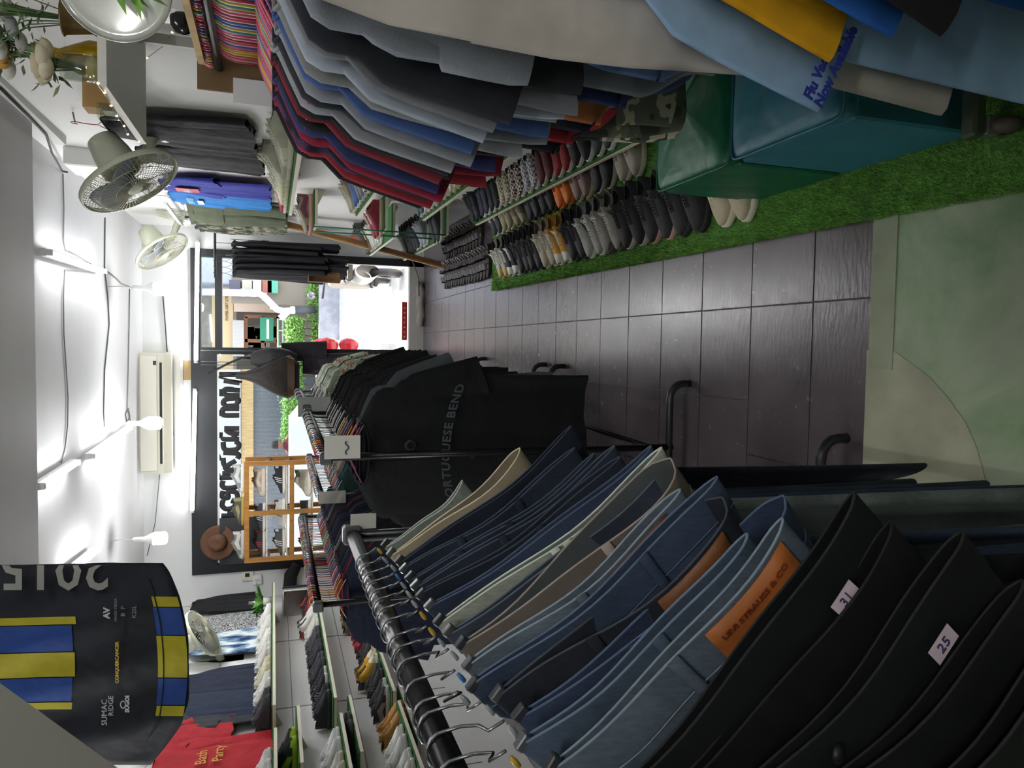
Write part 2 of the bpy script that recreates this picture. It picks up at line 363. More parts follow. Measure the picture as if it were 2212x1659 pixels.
cable('short looped cable end above the middle bulb', [(278, 882), (271, 893), (274, 912), (281, 900), (278, 886)], .004, '3c3d40')
P = [onY(x, y, FY-.006) for x, y in ((352, 640), (357, 700), (361, 760))]
tag(MB().tube(P, .006, 5).obj('wall_cable', mat('3a3b3e')), 'dark cable on the front wall above the door lamp', 'cable')
P = [onY(x, y, FY-.006) for x, y in ((372, 890), (374, 940), (366, 980))]
tag(MB().tube(P, .005, 5).obj('wall_cable', mat('3a3b3e')), 'short dark cable drooping under the air conditioner', 'cable')
P = [onY(x, y, FY-.006) for x, y in ((345, 1025), (335, 1130), (318, 1200))]
tag(MB().tube(P, .004, 5).obj('wall_cable', mat('55565a')), 'thin cable on the front wall beyond the air conditioner', 'cable')
P = [onY(x, y, FY-.01) for x, y in ((423, 780), (428, 785), (434, 805), (430, 822), (424, 830), (423, 842))]
tag(MB().tube(P, .008, 6).obj('lamp_cable', WHITE), 'white looped cable joining the two front wall tube lamps', 'cable')
# trunking at the right corner of the ceiling
a = onX(0, 181, 1.085); b = onX(122, 304, 1.085); g = MB()
g.box(1.065, 1.12, 2.9, b.y, a.z-.03, a.z+.02); tag(g.obj('cable_trunking', mat('c9c9c6', .5), None, False), 'white cable trunking along the right edge of the ceiling', 'trunking')
P = [onX(x, y, 1.055) for x, y in ((0, 190), (60, 250), (100, 292), (112, 330), (135, 370), (146, 372))]
tag(MB().tube(P, .006, 6).obj('ceiling_cable', mat('2e2e31')), 'thick black cable beside the white trunking', 'cable')
p = onX(172, 352, 1.06); g = MB(); g.bbox(p.x-.05, p.x+.06, p.y-.16, p.y+.12, p.z-.14, p.z+.05, .008); o = g.obj('junction_box', WHITE, None, False); tag(o, 'white junction box high on the right wall behind the near fan', 'box')
# air conditioner
p0 = onY(300, 762, FY-.2); p1 = onY(300, 1023, FY-.2); z0 = onY(370, 890, FY-.2).z; zt = p0.z
t = thing('air_conditioner', 'cream split air conditioner on the front wall near the ceiling', 'air conditioner', ((p0.x+p1.x)/2, FY-.11, (z0+zt)/2)); W = (p0.x-p1.x)/2; H = (zt-z0)/2
b = MB(); prof = [(-.11, H), (.10, H), (.10, -H*.9), (.03, -H), (-.07, -H), (-.115, -H*.55)]
vs = []
for s in (-1, 1):
    for y, z in prof: vs.append(V(s*W, y, z))
n = len(prof); b.add(vs, [tuple(range(n)), tuple(range(n, 2*n))[::-1]]+[(i, i+n, (i+1) % n+n, (i+1) % n) for i in range(n)]); b.obj('body', OFFW, t, False)
b = MB(); b.bbox(-W*.96, W*.96, -.128, -.105, -H*.15, H*.94, .006); b.obj('front_panel', mat('e2e0d2', .4), t, False)
b = MB(); b.box(-W*.84, W*.84, -.128, -.09, -H*.50, -H*.30); b.obj('air_outlet', mat('16181a', .6), t, False)
b = MB(); b.bbox(-W*.85, W*.85, -.134, -.118, -H*.52, -H*.46, .003); b.obj('louver', OFFW, t, False)
b = MB(); b.box(W*.80, W*.87, -.131, -.127, -H*.1, H*.1); b.obj('badge', mat('3a3a3a'), t, False)
b = MB(); b.bbox(p1.x, p0.x, FY-.075, FY-.005, z0-.09, z0-.015, .02); o = b.obj('pipe_cover', mat('dcdcd6', .5), None, False); tag(o, 'pale cover strip under the air conditioner', 'cover')
q = onY(398, 800, FY); b = MB(); b.box(q.x-.10, q.x+.10, FY-.008, FY-.001, q.z-.09, q.z+.09)
tag(b.obj('tape_patch', mat('b39a6b', .6), None, False), 'brown packing tape stuck on the front wall under the air conditioner', 'tape')
# wall switches
q = onY(535, 1241, FY); t = thing('wall_socket', 'cream wall socket beside the left end of the shop window', 'socket', (q.x, FY, q.z))
MB().bbox(-.065, .065, -.02, -.001, -.06, .06, .004).obj('cover_plate', OFFW, t, False); MB().box(-.02, .02, -.022, -.018, -.02, .025).obj('socket_hole', mat('22221f'), t, False)
q = onY(556, 1251, FY); t = thing('wall_switch', 'small white switch box below the cream socket', 'switch', (q.x, FY, q.z))
MB().bbox(-.05, .05, -.03, -.001, -.045, .045, .004).obj('switch_box', WHITE, t, False); MB().bbox(-.012, .012, -.036, -.028, -.02, .02, .002).obj('rocker', OFFW, t, False)
# wall fans
FANG = mat('b9bfa0', .35); WIRE = mat('c2c0a8', .3, None, .3)
def tilted(p, k, dx, dy):
    v = (p-CAM).normalized(); e = -UP*dx-RT*dy; e = (e-v*e.dot(v)).normalized(); return -v*k+e*sqrt(1-k*k)
def fan(label, hub, aim, R, wallx, arm_z, body='d6dac4'):
    FB = mat(body, .4)
    z = Vector(aim).normalized(); x = V(0, 0, 1).cross(z).normalized(); y = z.cross(x)
    M = Matrix((x, y, z)).transposed().to_4x4(); M.translation = hub
    t = thing('wall_fan', label, 'fan', M=M, group='wall fans')
    Mi = M.inverted()
    D = R*.34
    def prof(side, k):       # cage profile at radius fraction k
        return side*D*.62*sqrt(max(0, 1-k**2.6))+.0
    for nm, side in (('front_grill', 1), ('back_grill', -1)):
        g = MB(); NW = 60
        for i in range(NW):
            a = 2*pi*i/NW; pts = []
            for j in range(7):
                k = .16+.84*j/6; aa = a+.35*(k-.16)*(1 if side > 0 else 0); pts.append((R*k*cos(aa), R*k*sin(aa), prof(side, k)))
            g.tube(pts, .0017, 3, cap=False)
        for k in (.4, .72): g.tube([(R*k*cos(2*pi*i/36), R*k*sin(2*pi*i/36), prof(side, k)) for i in range(36)], .002, 3, True)
        g.obj(nm, WIRE, t)
    MB().lathe([(R*1.0, -.014), (R*1.025, -.012), (R*1.03, .012), (R*1.0, .014)], 48).obj('rim', FB, t)
    g = MB(); g.lathe([(0, D*.66), (R*.14, D*.65), (R*.17, D*.6), (R*.17, D*.55)], 20); g.obj('hub_cap', FB, t)
    g = MB(); g.lathe([(R*.12, .03), (R*.14, 0), (R*.12, -.03)], 14, cap=True); g.obj('blade_hub', mat('8a9098', .3), t)
    for i in range(3):
        a0 = 2*pi*i/3; g = MB()
        def fn(u, v):
            r = R*(.12+.74*v); ww = (.35+.45*sin(pi*min(1, v*.8+.15)))*(u-.5)*1.5; a = a0+ww
            return V(r*cos(a), r*sin(a), .05*R/.2*(u-.5)*1.1)
        g.grid(fn, 6, 8); o = g.obj('blade', mat('9aa4b0', .25, None, 0, 0), t)
        sm = o.modifiers.new('thick', 'SOLIDIFY'); sm.thickness = .002
    # motor housing behind the cage
    g = MB(); g.lathe([(R*.22, -D*.62), (R*.36, -D*.66), (R*.40, -D*.9), (R*.37, -D*2.0), (R*.30, -D*3.0), (0, -D*3.1)], 22); g.obj('motor_housing', FB, t)
    g = MB(); g.box(-.028, .028, R*.385, R*.395, -D*1.35, -D*1.0); g.obj('maker_plate', mat('c7a24a', .4), t, False)
    # arm and wall bracket (in world space, brought into the fan's own)
    wy = hub.y+.10
    hb = hub-z*(D*1.6)
    g = MB(); pts = [hb+V(0, 0, -R*.30), hb+V(.02, .02, -R*.62), V((hb.x+wallx)/2, wy, arm_z+.02), V(wallx-.03, wy, arm_z-.02)]
    g.tube([Mi @ p for p in pts], [.026, .024, .03, .035], 8); g.obj('arm', FB, t)
    g = MB(); v = []
    for dy in (-.075, .075):
        for px, pz in ((0, .17), (-.035, .17), (-.06, .06), (-.075, -.05), (-.05, -.16), (0, -.20)): v.append(Mi @ V(wallx+px, wy+dy*(1 if pz > -.1 else .8), arm_z+pz))
    g.add(v, [tuple(range(6)), tuple(range(6, 12))[::-1]]+[(i, i+6, (i+1) % 6+6, (i+1) % 6) for i in range(6)]); g.obj('wall_bracket', FB, t, False)
    return t
fan('large pale green wall fan under the flower shelf, tilted to the aisle', onX(281, 392, .78), tilted(onX(281, 392, .78), .43, .56, .83), .235, rx(1.02, 3.9), 2.17)
fan('smaller looking wall fan further along, near the camouflage trousers', onX(350, 543, .80), tilted(onX(350, 543, .80), .40, .60, .80), .235, rx(1.02, 7.0), 2.40)
# left wall fan, mostly behind the jersey
q = onX(438, 1368, -2.42); fan('clear grilled wall fan on the left wall behind the cycling jersey', q, tilted(q, .34, .81, -.58), .21, LX, q.z-.12)
# ---------------------------------------------------------------- flower shelf high on the right wall
SZ = 2.034; sx0 = .70
t = thing('wall_shelf', 'white flower shelf high on the right wall', 'shelf', (0, 0, 0)); 
g = MB(); g.add([V(sx0, 2.30, SZ), V(1.075, 2.30, SZ), V(1.085, 2.97, SZ), V(sx0+.015, 2.97, SZ), V(sx0, 2.30, SZ+.022), V(1.075, 2.30, SZ+.022), V(1.085, 2.97, SZ+.022), V(sx0+.015, 2.97, SZ+.022)],
  [(3, 2, 1, 0), (4, 5, 6, 7), (0, 1, 5, 4), (1, 2, 6, 5), (2, 3, 7, 6), (3, 0, 4, 7)]); g.obj('board', mat('c9c9c2', .5), t, False)
for y in (2.4, 2.85): MB().box(1.03, 1.065, y-.01, y+.01, SZ-.22, SZ).obj('bracket', mat('b9b9b2', .5), t, False)
def Mloc(x, y, z, rz=0, s=1): return Matrix.Translation((x, y, z)) @ Matrix.Rotation(rz, 4, 'Z') @ Matrix.Scale(s, 4)
def flowers(t, z0, n, h, sp, petals, leafc, r=.03, seed=1):
    R = random.Random(seed)
    g = MB()
    for i in range(n*2):
        a = R.uniform(0, 6.28); e = R.uniform(.1, 1)*sp; g.tube([(0, 0, z0*.3), (cos(a)*e*.4, sin(a)*e*.4, z0+h*.5), (cos(a)*e, sin(a)*e, z0+h*R.uniform(.7, 1.1))], .0022, 4)
    g.obj('stem', mat('4d6b3c', .6), t)
    g = MB()
    for i in range(n*7):
        a = R.uniform(0, 6.28); e = R.uniform(.1, 1)*sp; b = V(cos(a)*e, sin(a)*e, z0+h*R.uniform(.25, 1)); d = V(R.uniform(-1, 1), R.uniform(-1, 1), R.uniform(-.2, 1)).normalized()*R.uniform(.025, .05); s2 = d.orthogonal().normalized()*.009
        g.add([b, b+d*.5+s2, b+d, b+d*.5-s2], [(0, 1, 2, 3)])
    g.obj('foliage', mat(leafc, .6, 'leaf'), t)
    for i in range(n):
        a = R.uniform(0, 6.28); e = R.uniform(.2, .9)*sp; c = V(cos(a)*e, sin(a)*e, z0+h*R.uniform(.7, 1.05)); g = MB()
        for k in range(4):
            rr = r*(1-.2*k); m = 7
            def fn(u, v, rr=rr, k=k):
                th = 2*pi*u+k; q = v*1.5; wob = 1+.18*sin(5*th+k)
                return c+V(rr*sin(q)*cos(th)*wob, rr*sin(q)*sin(th)*wob, rr*.3*k*.4-rr*cos(q)*.8)
            g.grid(fn, 12, 5, True)
        g.obj('flower', mat(petals[i % len(petals)], .7), t)
GL = glassmat('eef2ee', .10)
p = onY(165, 158, 2.42); t = thing('flower_vase', 'square glass vase of cream roses at the corner of the flower shelf', 'vase', (.762, 2.36, SZ+.022)); 
MB().lathe([(.036, .001), (.038, .004), (.038, .10), (.034, .10), (.034, .008)], 20).obj('glass_jar', GL, t); MB().lathe([(0, .006), (.033, .006), (.033, .035), (0, .036)], 16).obj('pebbles', mat('b8a65a', .4, 'stone'), t)
flowers(t, .08, 8, .08, .055, ['d9ceb4', 'cfc6a4', 'e0d8c4'], '7a8a63', .034, 3)
t = thing('flower_vase', 'amber glass vase with gold rim and mixed flowers on the flower shelf', 'vase', (.822, 2.47, SZ+.022))
MB().lathe([(.040, .001), (.052, .01), (.055, .05), (.04, .09), (.022, .13), (.03, .18), (.034, .19)], 22).obj('amber_glass', mat('b89416', .15, None, .2), t)
flowers(t, .17, 7, .14, .075, ['d0cec8', 'c99a3c', 'e3e0dc'], '69785a', .032, 5)
t = thing('metal_bell_vase', 'brown metal bell-shaped vase with white flowers at the near shelf end', 'vase', (.895, 2.37, SZ+.022)); t.scale = (.78, .78, .78)
MB().lathe([(.052, .001), (.05, .02), (.042, .03), (.044, .05), (.055, .12), (.062, .125), (.05, .12)], 22).obj('metal_cup', mat('6d5836', .35, None, .7), t)
flowers(t, .11, 14, .26, .14, ['d8d6cf', 'c9c6bb', 'bcbfc4'], '5f7350', .038, 9)
t = thing('paper_sign', 'small tan card box at the far end of the flower shelf', 'box', (.79, 2.77, SZ+.022))
MB().box(-.03, .10, -.04, .04, 0, .13).obj('card_box', mat('b8935c', .7), t, False); MB().box(-.034, -.03, -.03, .03, .03, .075).obj('label', mat('d7cfba', .6), t, False)
t = thing('glass_tumbler', 'glass tumbler beside the tan card box', 'glass', (.745, 2.71, SZ+.022)); MB().lathe([(.022, .001), (.024, .004), (.027, .08), (.024, .08), (.021, .008)], 18).obj('tumbler', GL, t)
# fairy lights
P = [(405, 45), (372, 70), (358, 95), (318, 125), (265, 155), (250, 180)]
t = thing('fairy_lights', 'string of tiny warm fairy lights under the flower shelf', 'lights', (0, 0, 0)); pts = [onX(x, y, rx(1.0, 2.6)) for x, y in P]
MB().tube(pts, .0016, 4).obj('wire', mat('8f8d84'), t)
for p in pts: MB().lathe([(0, -.004), (.0034, -.0015), (.0034, .002), (0, .004)], 8, Matrix.Translation(p)).obj('bulb', mat('ffd9a0', .5, None, 0, 1.2), t)
P = [(212, 180), (226, 200), (240, 228), (252, 250), (268, 272), (276, 290), (300, 306)]
t = thing('fairy_lights', 'string of fairy lights wound along the shelf front edge', 'lights', (0, 0, 0)); pts = [onX(x, y, sx0-.004) for x, y in P]
MB().tube(pts, .0016, 4).obj('wire', mat('8f8d84'), t)
for p in pts: MB().lathe([(0, -.004), (.0034, -.0015), (.0034, .002), (0, .004)], 8, Matrix.Translation(p)).obj('bulb', mat('ffd9a0', .5, None, 0, 1.2), t)
# round mirror plate, camera and leafy plant at the upper right edge
t = thing('glass_plate', 'round clear glass plate with etched rim standing on the right wall', 'plate', onY(248, -36, 1.72)); t.rotation_euler = (radians(88), 0, radians(-25)); t.scale = (.58, .58, .58)
MB().lathe([(0, 0), (.12, .001), (.16, .008), (.185, .02), (.187, .024), (.16, .012), (.12, .006), (0, .005)], 40).obj('plate', mat('d6dad4', .15, None, .25), t)
MB().lathe([(.184, .02), (.189, .022), (.186, .026)], 40).obj('rim', mat('dfe3da', .2), t)
q = onY(405, 22, 1.95); t = thing('dome_camera', 'small black dome camera in a white housing', 'camera', q)
MB().bbox(-.02, .09, -.03, .05, -.06, .06, .006).obj('housing', WHITE, t, False); MB().lathe([(.03, 0), (.028, .02), (.018, .036), (0, .042)], 16, Matrix.Translation((-.018, 0, .01)) @ Matrix.Rotation(-pi/2, 4, 'Y')).obj('dome', mat('131416', .15), t)
q = onY(300, 10, 1.7); t = thing('hanging_plant', 'green leafy plant sprig at the glass plate', 'plant', q)
R = random.Random(2)
for i in range(5):
    d = V(-.5+R.uniform(-.4, .2), R.uniform(-.3, .3), -.4+R.uniform(-.6, .5)).normalized()*.06; s2 = d.orthogonal().normalized()*.012; b = V(.03, 0, .01*i)
    MB().add([b, b+d*.4+s2, b+d, b+d*.4-s2], [(0, 1, 2, 3)]).obj('leaf', mat('5f8a2e', .5, 'leaf'), t)
# ---------------------------------------------------------------- shoes
def eL(s): return sqrt(max(0, 1-(1-min(1, s/.13))**2))*sqrt(max(0, 1-(max(0, (s-.72)/.28))**2.2))
def shoe_parts(kind, L=.275):
    """returns [(part name, mesh, colour slot)] for one shoe, toe at +y, sole on z=0"""
    hi = kind in ('hitop', 'boot'); slip = kind == 'slipon'
    z0 = {'boot': .035, 'chunky': .036, 'run': .030}.get(kind, .026)
    hc = .125 if hi else (.062 if slip else .074)         # collar height
    def w(s): return (.033+.014*sin(pi*min(1, max(0, (s-.1)/.9)))**1.2+(.003 if .55 < s < .9 else 0))*eL(s)
    def cx(s): return .006*sin(pi*s)-.004
    def h(s):
        if s < .12: return z0+hc+.012*(1-s/.12)
        if s < .30: return z0+hc-.006*sin((s-.12)/.18*pi)
        if s < .42: return z0+hc+((.02 if not slip else .004))*(s-.30)/.12
        k = (s-.42)/.58; top = hc+(.02 if not slip else .004)
        return z0+top+(.020-top)*(k**.72)-(.0)*k
    a0, a1 = .05, (.36 if not slip else .46)
    def gap(s):
        if s <= a0 or s >= a1: return 0
        k = (s-a0)/(a1-a0); return .030*sqrt(max(0, sin(pi*min(1, k*1.0))))*(1 if k < .6 else 1)*min(1, w(s)/.03)
    def surf(s, q, off=0):                                  # q -1..1 : left base to right base, 0 at the rim
        sd = 1 if q >= 0 else -1; a = 1-abs(q); W = w(s); H = h(s); G = gap(s)
        zz = z0-.004+(H-z0+.004)*sin(a*pi/2)**(.85); bul = 1-(a**2.6)
        xx = G+(W-G)*bul + off*(cos(a*pi/2)); 
        return V(cx(s)+sd*xx, (s-.5)*L, zz+off*sin(a*pi/2))
    SS = [0, .012, .03, .055, .085, .12, .17, .22, .27, .32, .37, .42, .48, .55, .62, .69, .75, .81, .87, .92, .96, .985, 1]
    out = []
    g = MB()
    for sd in (-1, 1):
        n = len(SS); vs = []
        for s in SS:
            for j in range(7): vs.append(surf(s, sd*(1-j/6)*.9999+sd*1e-5))
        fs = []
        for i in range(n-1):
            for j in range(6):
                q = (i*7+j, (i+1)*7+j, (i+1)*7+j+1, i*7+j+1); fs.append(q if sd > 0 else q[::-1])
        g.add(vs, fs)
    out.append(('upper', g.mesh('shoe_upper'), 0))
    g = MB()                                                # sole
    vs = []; SO = [0, .01, .03, .07, .13, .2, .35, .5, .65, .75, .83, .9, .95, .985, 1]
    for s in SO:
        W = w(s)*1.03+.003*eL(s)+.0006; y = (s-.5)*(L+.012); up = .010*max(0, (s-.78)/.22)**2
        vs += [V(cx(s)-W*.94, y, up), V(cx(s)-W, y, up+.006), V(cx(s)-W, y, z0), V(cx(s)-W*.9, y, z0+.002), V(cx(s)+W*.9, y, z0+.002), V(cx(s)+W, y, z0), V(cx(s)+W, y, up+.006), V(cx(s)+W*.94, y, up)]
    n = len(SO); fs = [(i*8+j, i*8+(j+1) % 8, (i+1)*8+(j+1) % 8, (i+1)*8+j) for i in range(n-1) for j in range(8)]+[tuple(range(8))[::-1], tuple((n-1)*8+j for j in range(8))]
    g.add(vs, fs); out.append(('sole', g.mesh('shoe_sole'), 1))
    g = MB()                                                # lining bowl
    LS = [a0+(a1-a0)*k/9 for k in range(10)]
    vs = []
    for s in LS:
        G = max(gap(s), .001); H = h(s)
        for j in range(7):
            th = pi*j/6; vs.append(V(cx(s)-cos(th)*G*1.02, (s-.5)*L, H+.001-(H-z0-.012)*sin(th)**.6))
    g.add(vs, [(i*7+j, i*7+j+1, (i+1)*7+j+1, (i+1)*7+j) for i in range(9) for j in range(6)]); 
    rim = [V(cx(s)-gap(s), (s-.5)*L, h(s)) for s in LS]+[V(cx(s)+gap(s), (s-.5)*L, h(s)) for s in LS[::-1]]
    g.tube(rim, .0035, 5, True); out.append(('lining', g.mesh('shoe_lining'), 3))
    if not slip:
        g = MB(); g.grid(lambda u, v: V(cx(.4)+(u-.5)*.044, (.31+.13*v-.5)*L, h(.40)+.012-.02*v-.02*(2*u-1)**2), 6, 5)
        out.append(('tongue', g.mesh('shoe_tongue'), 0))
        g = MB()
        for k in range(6):
            s = .42+.045*k; ww = .019-.001*k
            for sg in (1, -1):
                p = [V(cx(s)-ww*sg, (s-.5)*L, h(s)-.004), V(cx(s), (s+.014-.5)*L, h(s+.014)+.007), V(cx(s)+ww*sg, (s+.036-.5)*L, h(s+.036)-.003)]
                g.tube(p, .0036, 5)
        s = .41
        for sg in (-1, 1): g.tube([V(cx(s), (s-.5)*L, h(s)+.004), V(cx(s)+sg*.022, (s-.01-.5)*L, h(s)+.010), V(cx(s)+sg*.034, (s+.03-.5)*L, h(s)-.012), V(cx(s)+sg*.012, (s+.03-.5)*L, h(s)+.004)], .0024, 4)
        out.append(('laces', g.mesh('shoe_laces'), 2))
    def patch(nm, f, slot, nu=5, nv=5):                     # f(u,v)->(s,q)
        g = MB()
        for sd in (-1, 1):
            vs = []
            for j in range(nv):
                for i in range(nu):
                    s, q = f(i/(nu-1), j/(nv-1)); vs.append(surf(s, sd*q, .0016))
            fs = [(j*nu+i, j*nu+i+1, (j+1)*nu+i+1, (j+1)*nu+i) for j in range(nv-1) for i in range(nu-1)]
            g.add(vs, fs if sd > 0 else [x[::-1] for x in fs])
        out.append((nm, g.mesh('shoe_'+nm), slot))
    if kind == 'stripe':
        for k in range(3): patch('stripe', lambda u, v, k=k: (.40+.075*k+.028*u-.07*v+.04, .93-.62*v), 4)
        patch('heel_tab', lambda u, v: (.002+.07*u, .35+.35*v), 4, 5, 3); patch('toe_cap', lambda u, v: (.80+.2*u, .98-.55*v), 0)
    elif kind == 'swoosh':
        patch('side_logo', lambda u, v: (.26+.50*u, .62+.22*sin(u*pi*.9)-.16*u+(v-.5)*.32*(1-u)**.5*sin(min(1, u*5+.15)*pi/2)), 4, 9, 3)
        patch('heel_panel', lambda u, v: (.002+.13*u, .95-.7*v), 4, 5, 4); patch('toe_cap', lambda u, v: (.84+.16*u, .99-.4*v), 0)
    elif kind in ('cap', 'hitop'):
        patch('toe_cap', lambda u, v: (.80+.2*u, .99-.98*v), 1, 6, 6)
        if kind == 'hitop': patch('ankle_panel', lambda u, v: (.03+.25*u, .55-.35*v), 4)
    elif kind in ('run', 'chunky'):
        patch('side_panel', lambda u, v: (.10+.55*u, .98-.32*v-.12*sin(u*pi)), 4, 8, 3); patch('heel_panel', lambda u, v: (.002+.10*u, .9-.6*v), 4, 4, 4)
        patch('toe_guard', lambda u, v: (.84+.16*u, .99-.30*v), 4)
    elif kind == 'skate':
        patch('side_stripe', lambda u, v: (.18+.46*u, .72-.25*sin(u*pi)+.12*(v-.5)), 4, 9, 3)
    return out
SHOE = {}
def shoe(kind, cols, M, label, group, name=None, kit=None):
    """cols: upper, sole, laces, lining, accent"""
    if kind not in SHOE: SHOE[kind] = shoe_parts(kind)
    cols = list(cols)+['f0f0ea', '24242a', cols[0]][len(cols)-2:] if len(cols) < 5 else list(cols)
    nm = name or {'slipon': 'slip_on_shoe', 'boot': 'ankle_boot', 'hitop': 'high_top_shoe'}.get(kind, 'sneaker')
    t = thing(nm, label, 'shoe', M=M, group=group)
    for pn, me, sl in SHOE[kind]:
        h = cols[sl]; kd = 'cloth'
        if ':' in h: h, kd = h.split(':')
        o = inst(pn, me, mat(h, .75 if sl != 1 else .6, kd if sl in (0, 4) else None), tng if pn == 'laces' else t)
        if pn == 'tongue': tng = o
    return t
def shoe_pair(kind, cols, x, y, z, rz, desc, where, group, gap=.058, jit=.05, scale=1.0, axis=None):
    """two shoes side by side; rz turns the toe direction (+y) about z; `where` locates the pair"""
    d = V(cos(rz), sin(rz), 0)*gap
    for k, sg in enumerate((-1, 1)):
        M = Matrix.Translation((x+sg*d.x, y+sg*d.y, z)) @ Matrix.Rotation(rz+rnd(-jit, jit), 4, 'Z') @ Matrix.Diagonal((sg*-1*scale, scale, scale, 1))
        near = (y+sg*d.y) < y if abs(d.y) > .02 else sg < 0
        shoe(kind, cols, M, '%s %s, %s' % ('nearer' if near else 'farther', desc, where), group)
LEFT, RIGHT = pi/2, -pi/2        # toes towards -x / +x
# --- artificial grass under the floor rows, as one stuff object, with its backing
def gx(Y): return .352+.0165*Y
GR = mat('548a30', .8, 'turf'); g = MB()
g.add([V(gx(.7), .7, .0), V(1.02, .7, .0), V(1.11, 5.40, .0), V(gx(5.4), 5.40, .0), V(gx(.7), .7, .016), V(1.02, .7, .016), V(1.11, 5.40, .016), V(gx(5.4), 5.40, .016)],
      [(4, 5, 6, 7), (0, 1, 5, 4), (1, 2, 6, 5), (2, 3, 7, 6), (3, 0, 4, 7)])
mato = g.obj('grass_mat', GR, None, False); tag(mato, 'green artificial grass mat along the right side of the floor', 'grass mat')
R = random.Random(4); g = MB(); vs = []; fs = []
for i in range(42000):
    Y = .7+4.7*R.random()**1.5; X = gx(Y)+(.62-.0*Y)*R.random()**1.8-.006; 
    if 1.35 < Y < 2.2 and X > .56: X = gx(Y)+.18*R.random()
    if .98 < Y < 1.02 and R.random() < .8: continue
    hh = R.uniform(.008, .022); a = R.uniform(0, 6.28); ln = R.uniform(0, .014); ww = R.uniform(.0008, .0016)*(1 if Y < 2.5 else 1.8)
    c, s = cos(a), sin(a); n = len(vs)
    vs += [(X-s*ww, Y+c*ww, .014), (X+s*ww, Y-c*ww, .014), (X+c*ln, Y+s*ln, .014+hh)]; fs.append((n, n+1, n+2))
g.v = vs; g.f = fs; o = g.obj('grass_blades', mat('679c3c', .7, 'leaf'), mato, False); o['kind'] = 'stuff'
# --- wall boards
TRIM = mat('d9d3bf', .5)
def board(label, x0, x1, y0, y1, z, side, group, turf=True):
    """x0 front edge .. x1 wall; side = +1 right wall, -1 left wall"""
    t = thing('shoe_shelf', label, 'shelf', (0, 0, 0), 0, group); k = .02 if side > 0 else 0
    def slab(xa, xb, za, zb): return MB().add([V(xa+k*y0, y0, za), V(xb+k*y0, y0, za), V(xb+k*y1, y1, za), V(xa+k*y1, y1, za), V(xa+k*y0, y0, zb), V(xb+k*y0, y0, zb), V(xb+k*y1, y1, zb), V(xa+k*y1, y1, zb)],
        [(3, 2, 1, 0), (4, 5, 6, 7), (0, 1, 5, 4), (1, 2, 6, 5), (2, 3, 7, 6), (3, 0, 4, 7)])
    slab(x0, x1, z-.022, z-.002).obj('board', TRIM, t, False)
    if turf: slab(x0+.004*side, x1, z-.002, z+.006).obj('turf_cover', mat('2f6b2f', .9, 'turf'), t, False)
    for yy in (y0+.12*(y1-y0), y0+.88*(y1-y0)):
        xw = x1+k*yy; MB().add([V(xw, yy-.012, z-.022), V(xw, yy+.012, z-.022), V(xw, yy+.012, z-.07), V(xw, yy-.012, z-.07), V(xw-.1*side, yy-.012, z-.022), V(xw-.1*side, yy+.012, z-.022)],
            [(0, 1, 2, 3), (0, 4, 5, 1), (0, 3, 4), (1, 5, 2), (2, 5, 4, 3)]).obj('bracket', TRIM, t, False)
    return t
W0 = 1.015
RB = {'F': (.82, .145, 2.75, 5.45), 'E': (.82, .56, 2.75, 5.40), 'D': (.80, 1.045, 3.0, 5.30), 'T': (.78, 1.50, 3.2, 5.32)}
NM = {'F': 'lowest', 'E': 'second', 'D': 'third', 'T': 'topmost'}
for k, (x, z, y0, y1) in RB.items(): board('long turf-topped shoe board on the right wall, %s of four' % NM[k], x, W0, y0, y1, z, 1, 'right wall shoe boards')
SB = {'U': (.76, 1.315), 'M': (.76, .81), 'L': (.75, .345)}
for k, (x, z) in SB.items(): board('short hanging shoe board held by green ropes, %s one' % {'U': 'upper', 'M': 'middle', 'L': 'lower'}[k], x, W0, 5.55, 5.86, z, 1, 'short hanging boards')
g = MB()
for yy in (5.57, 5.84):
    xx = .75+.02*yy; g.tube([(xx, yy, 1.32), (xx, yy, .34)], .006, 5)
tag(g.obj('green_rope', mat('1f6b55', .7)), 'green ropes hanging down through the short shoe boards', 'rope')
FB2 = {'a': (.745, .70, 5.75, 7.45), 'b': (.735, .335, 5.75, 7.7)}
board('far shoe board on the right by the door, upper one', .745, W0, 5.9, 7.4, .70, 1, 'far right boards'); board('far shoe board on the right by the door, lower one', .735, W0, 5.9, 7.6, .33, 1, 'far right boards')
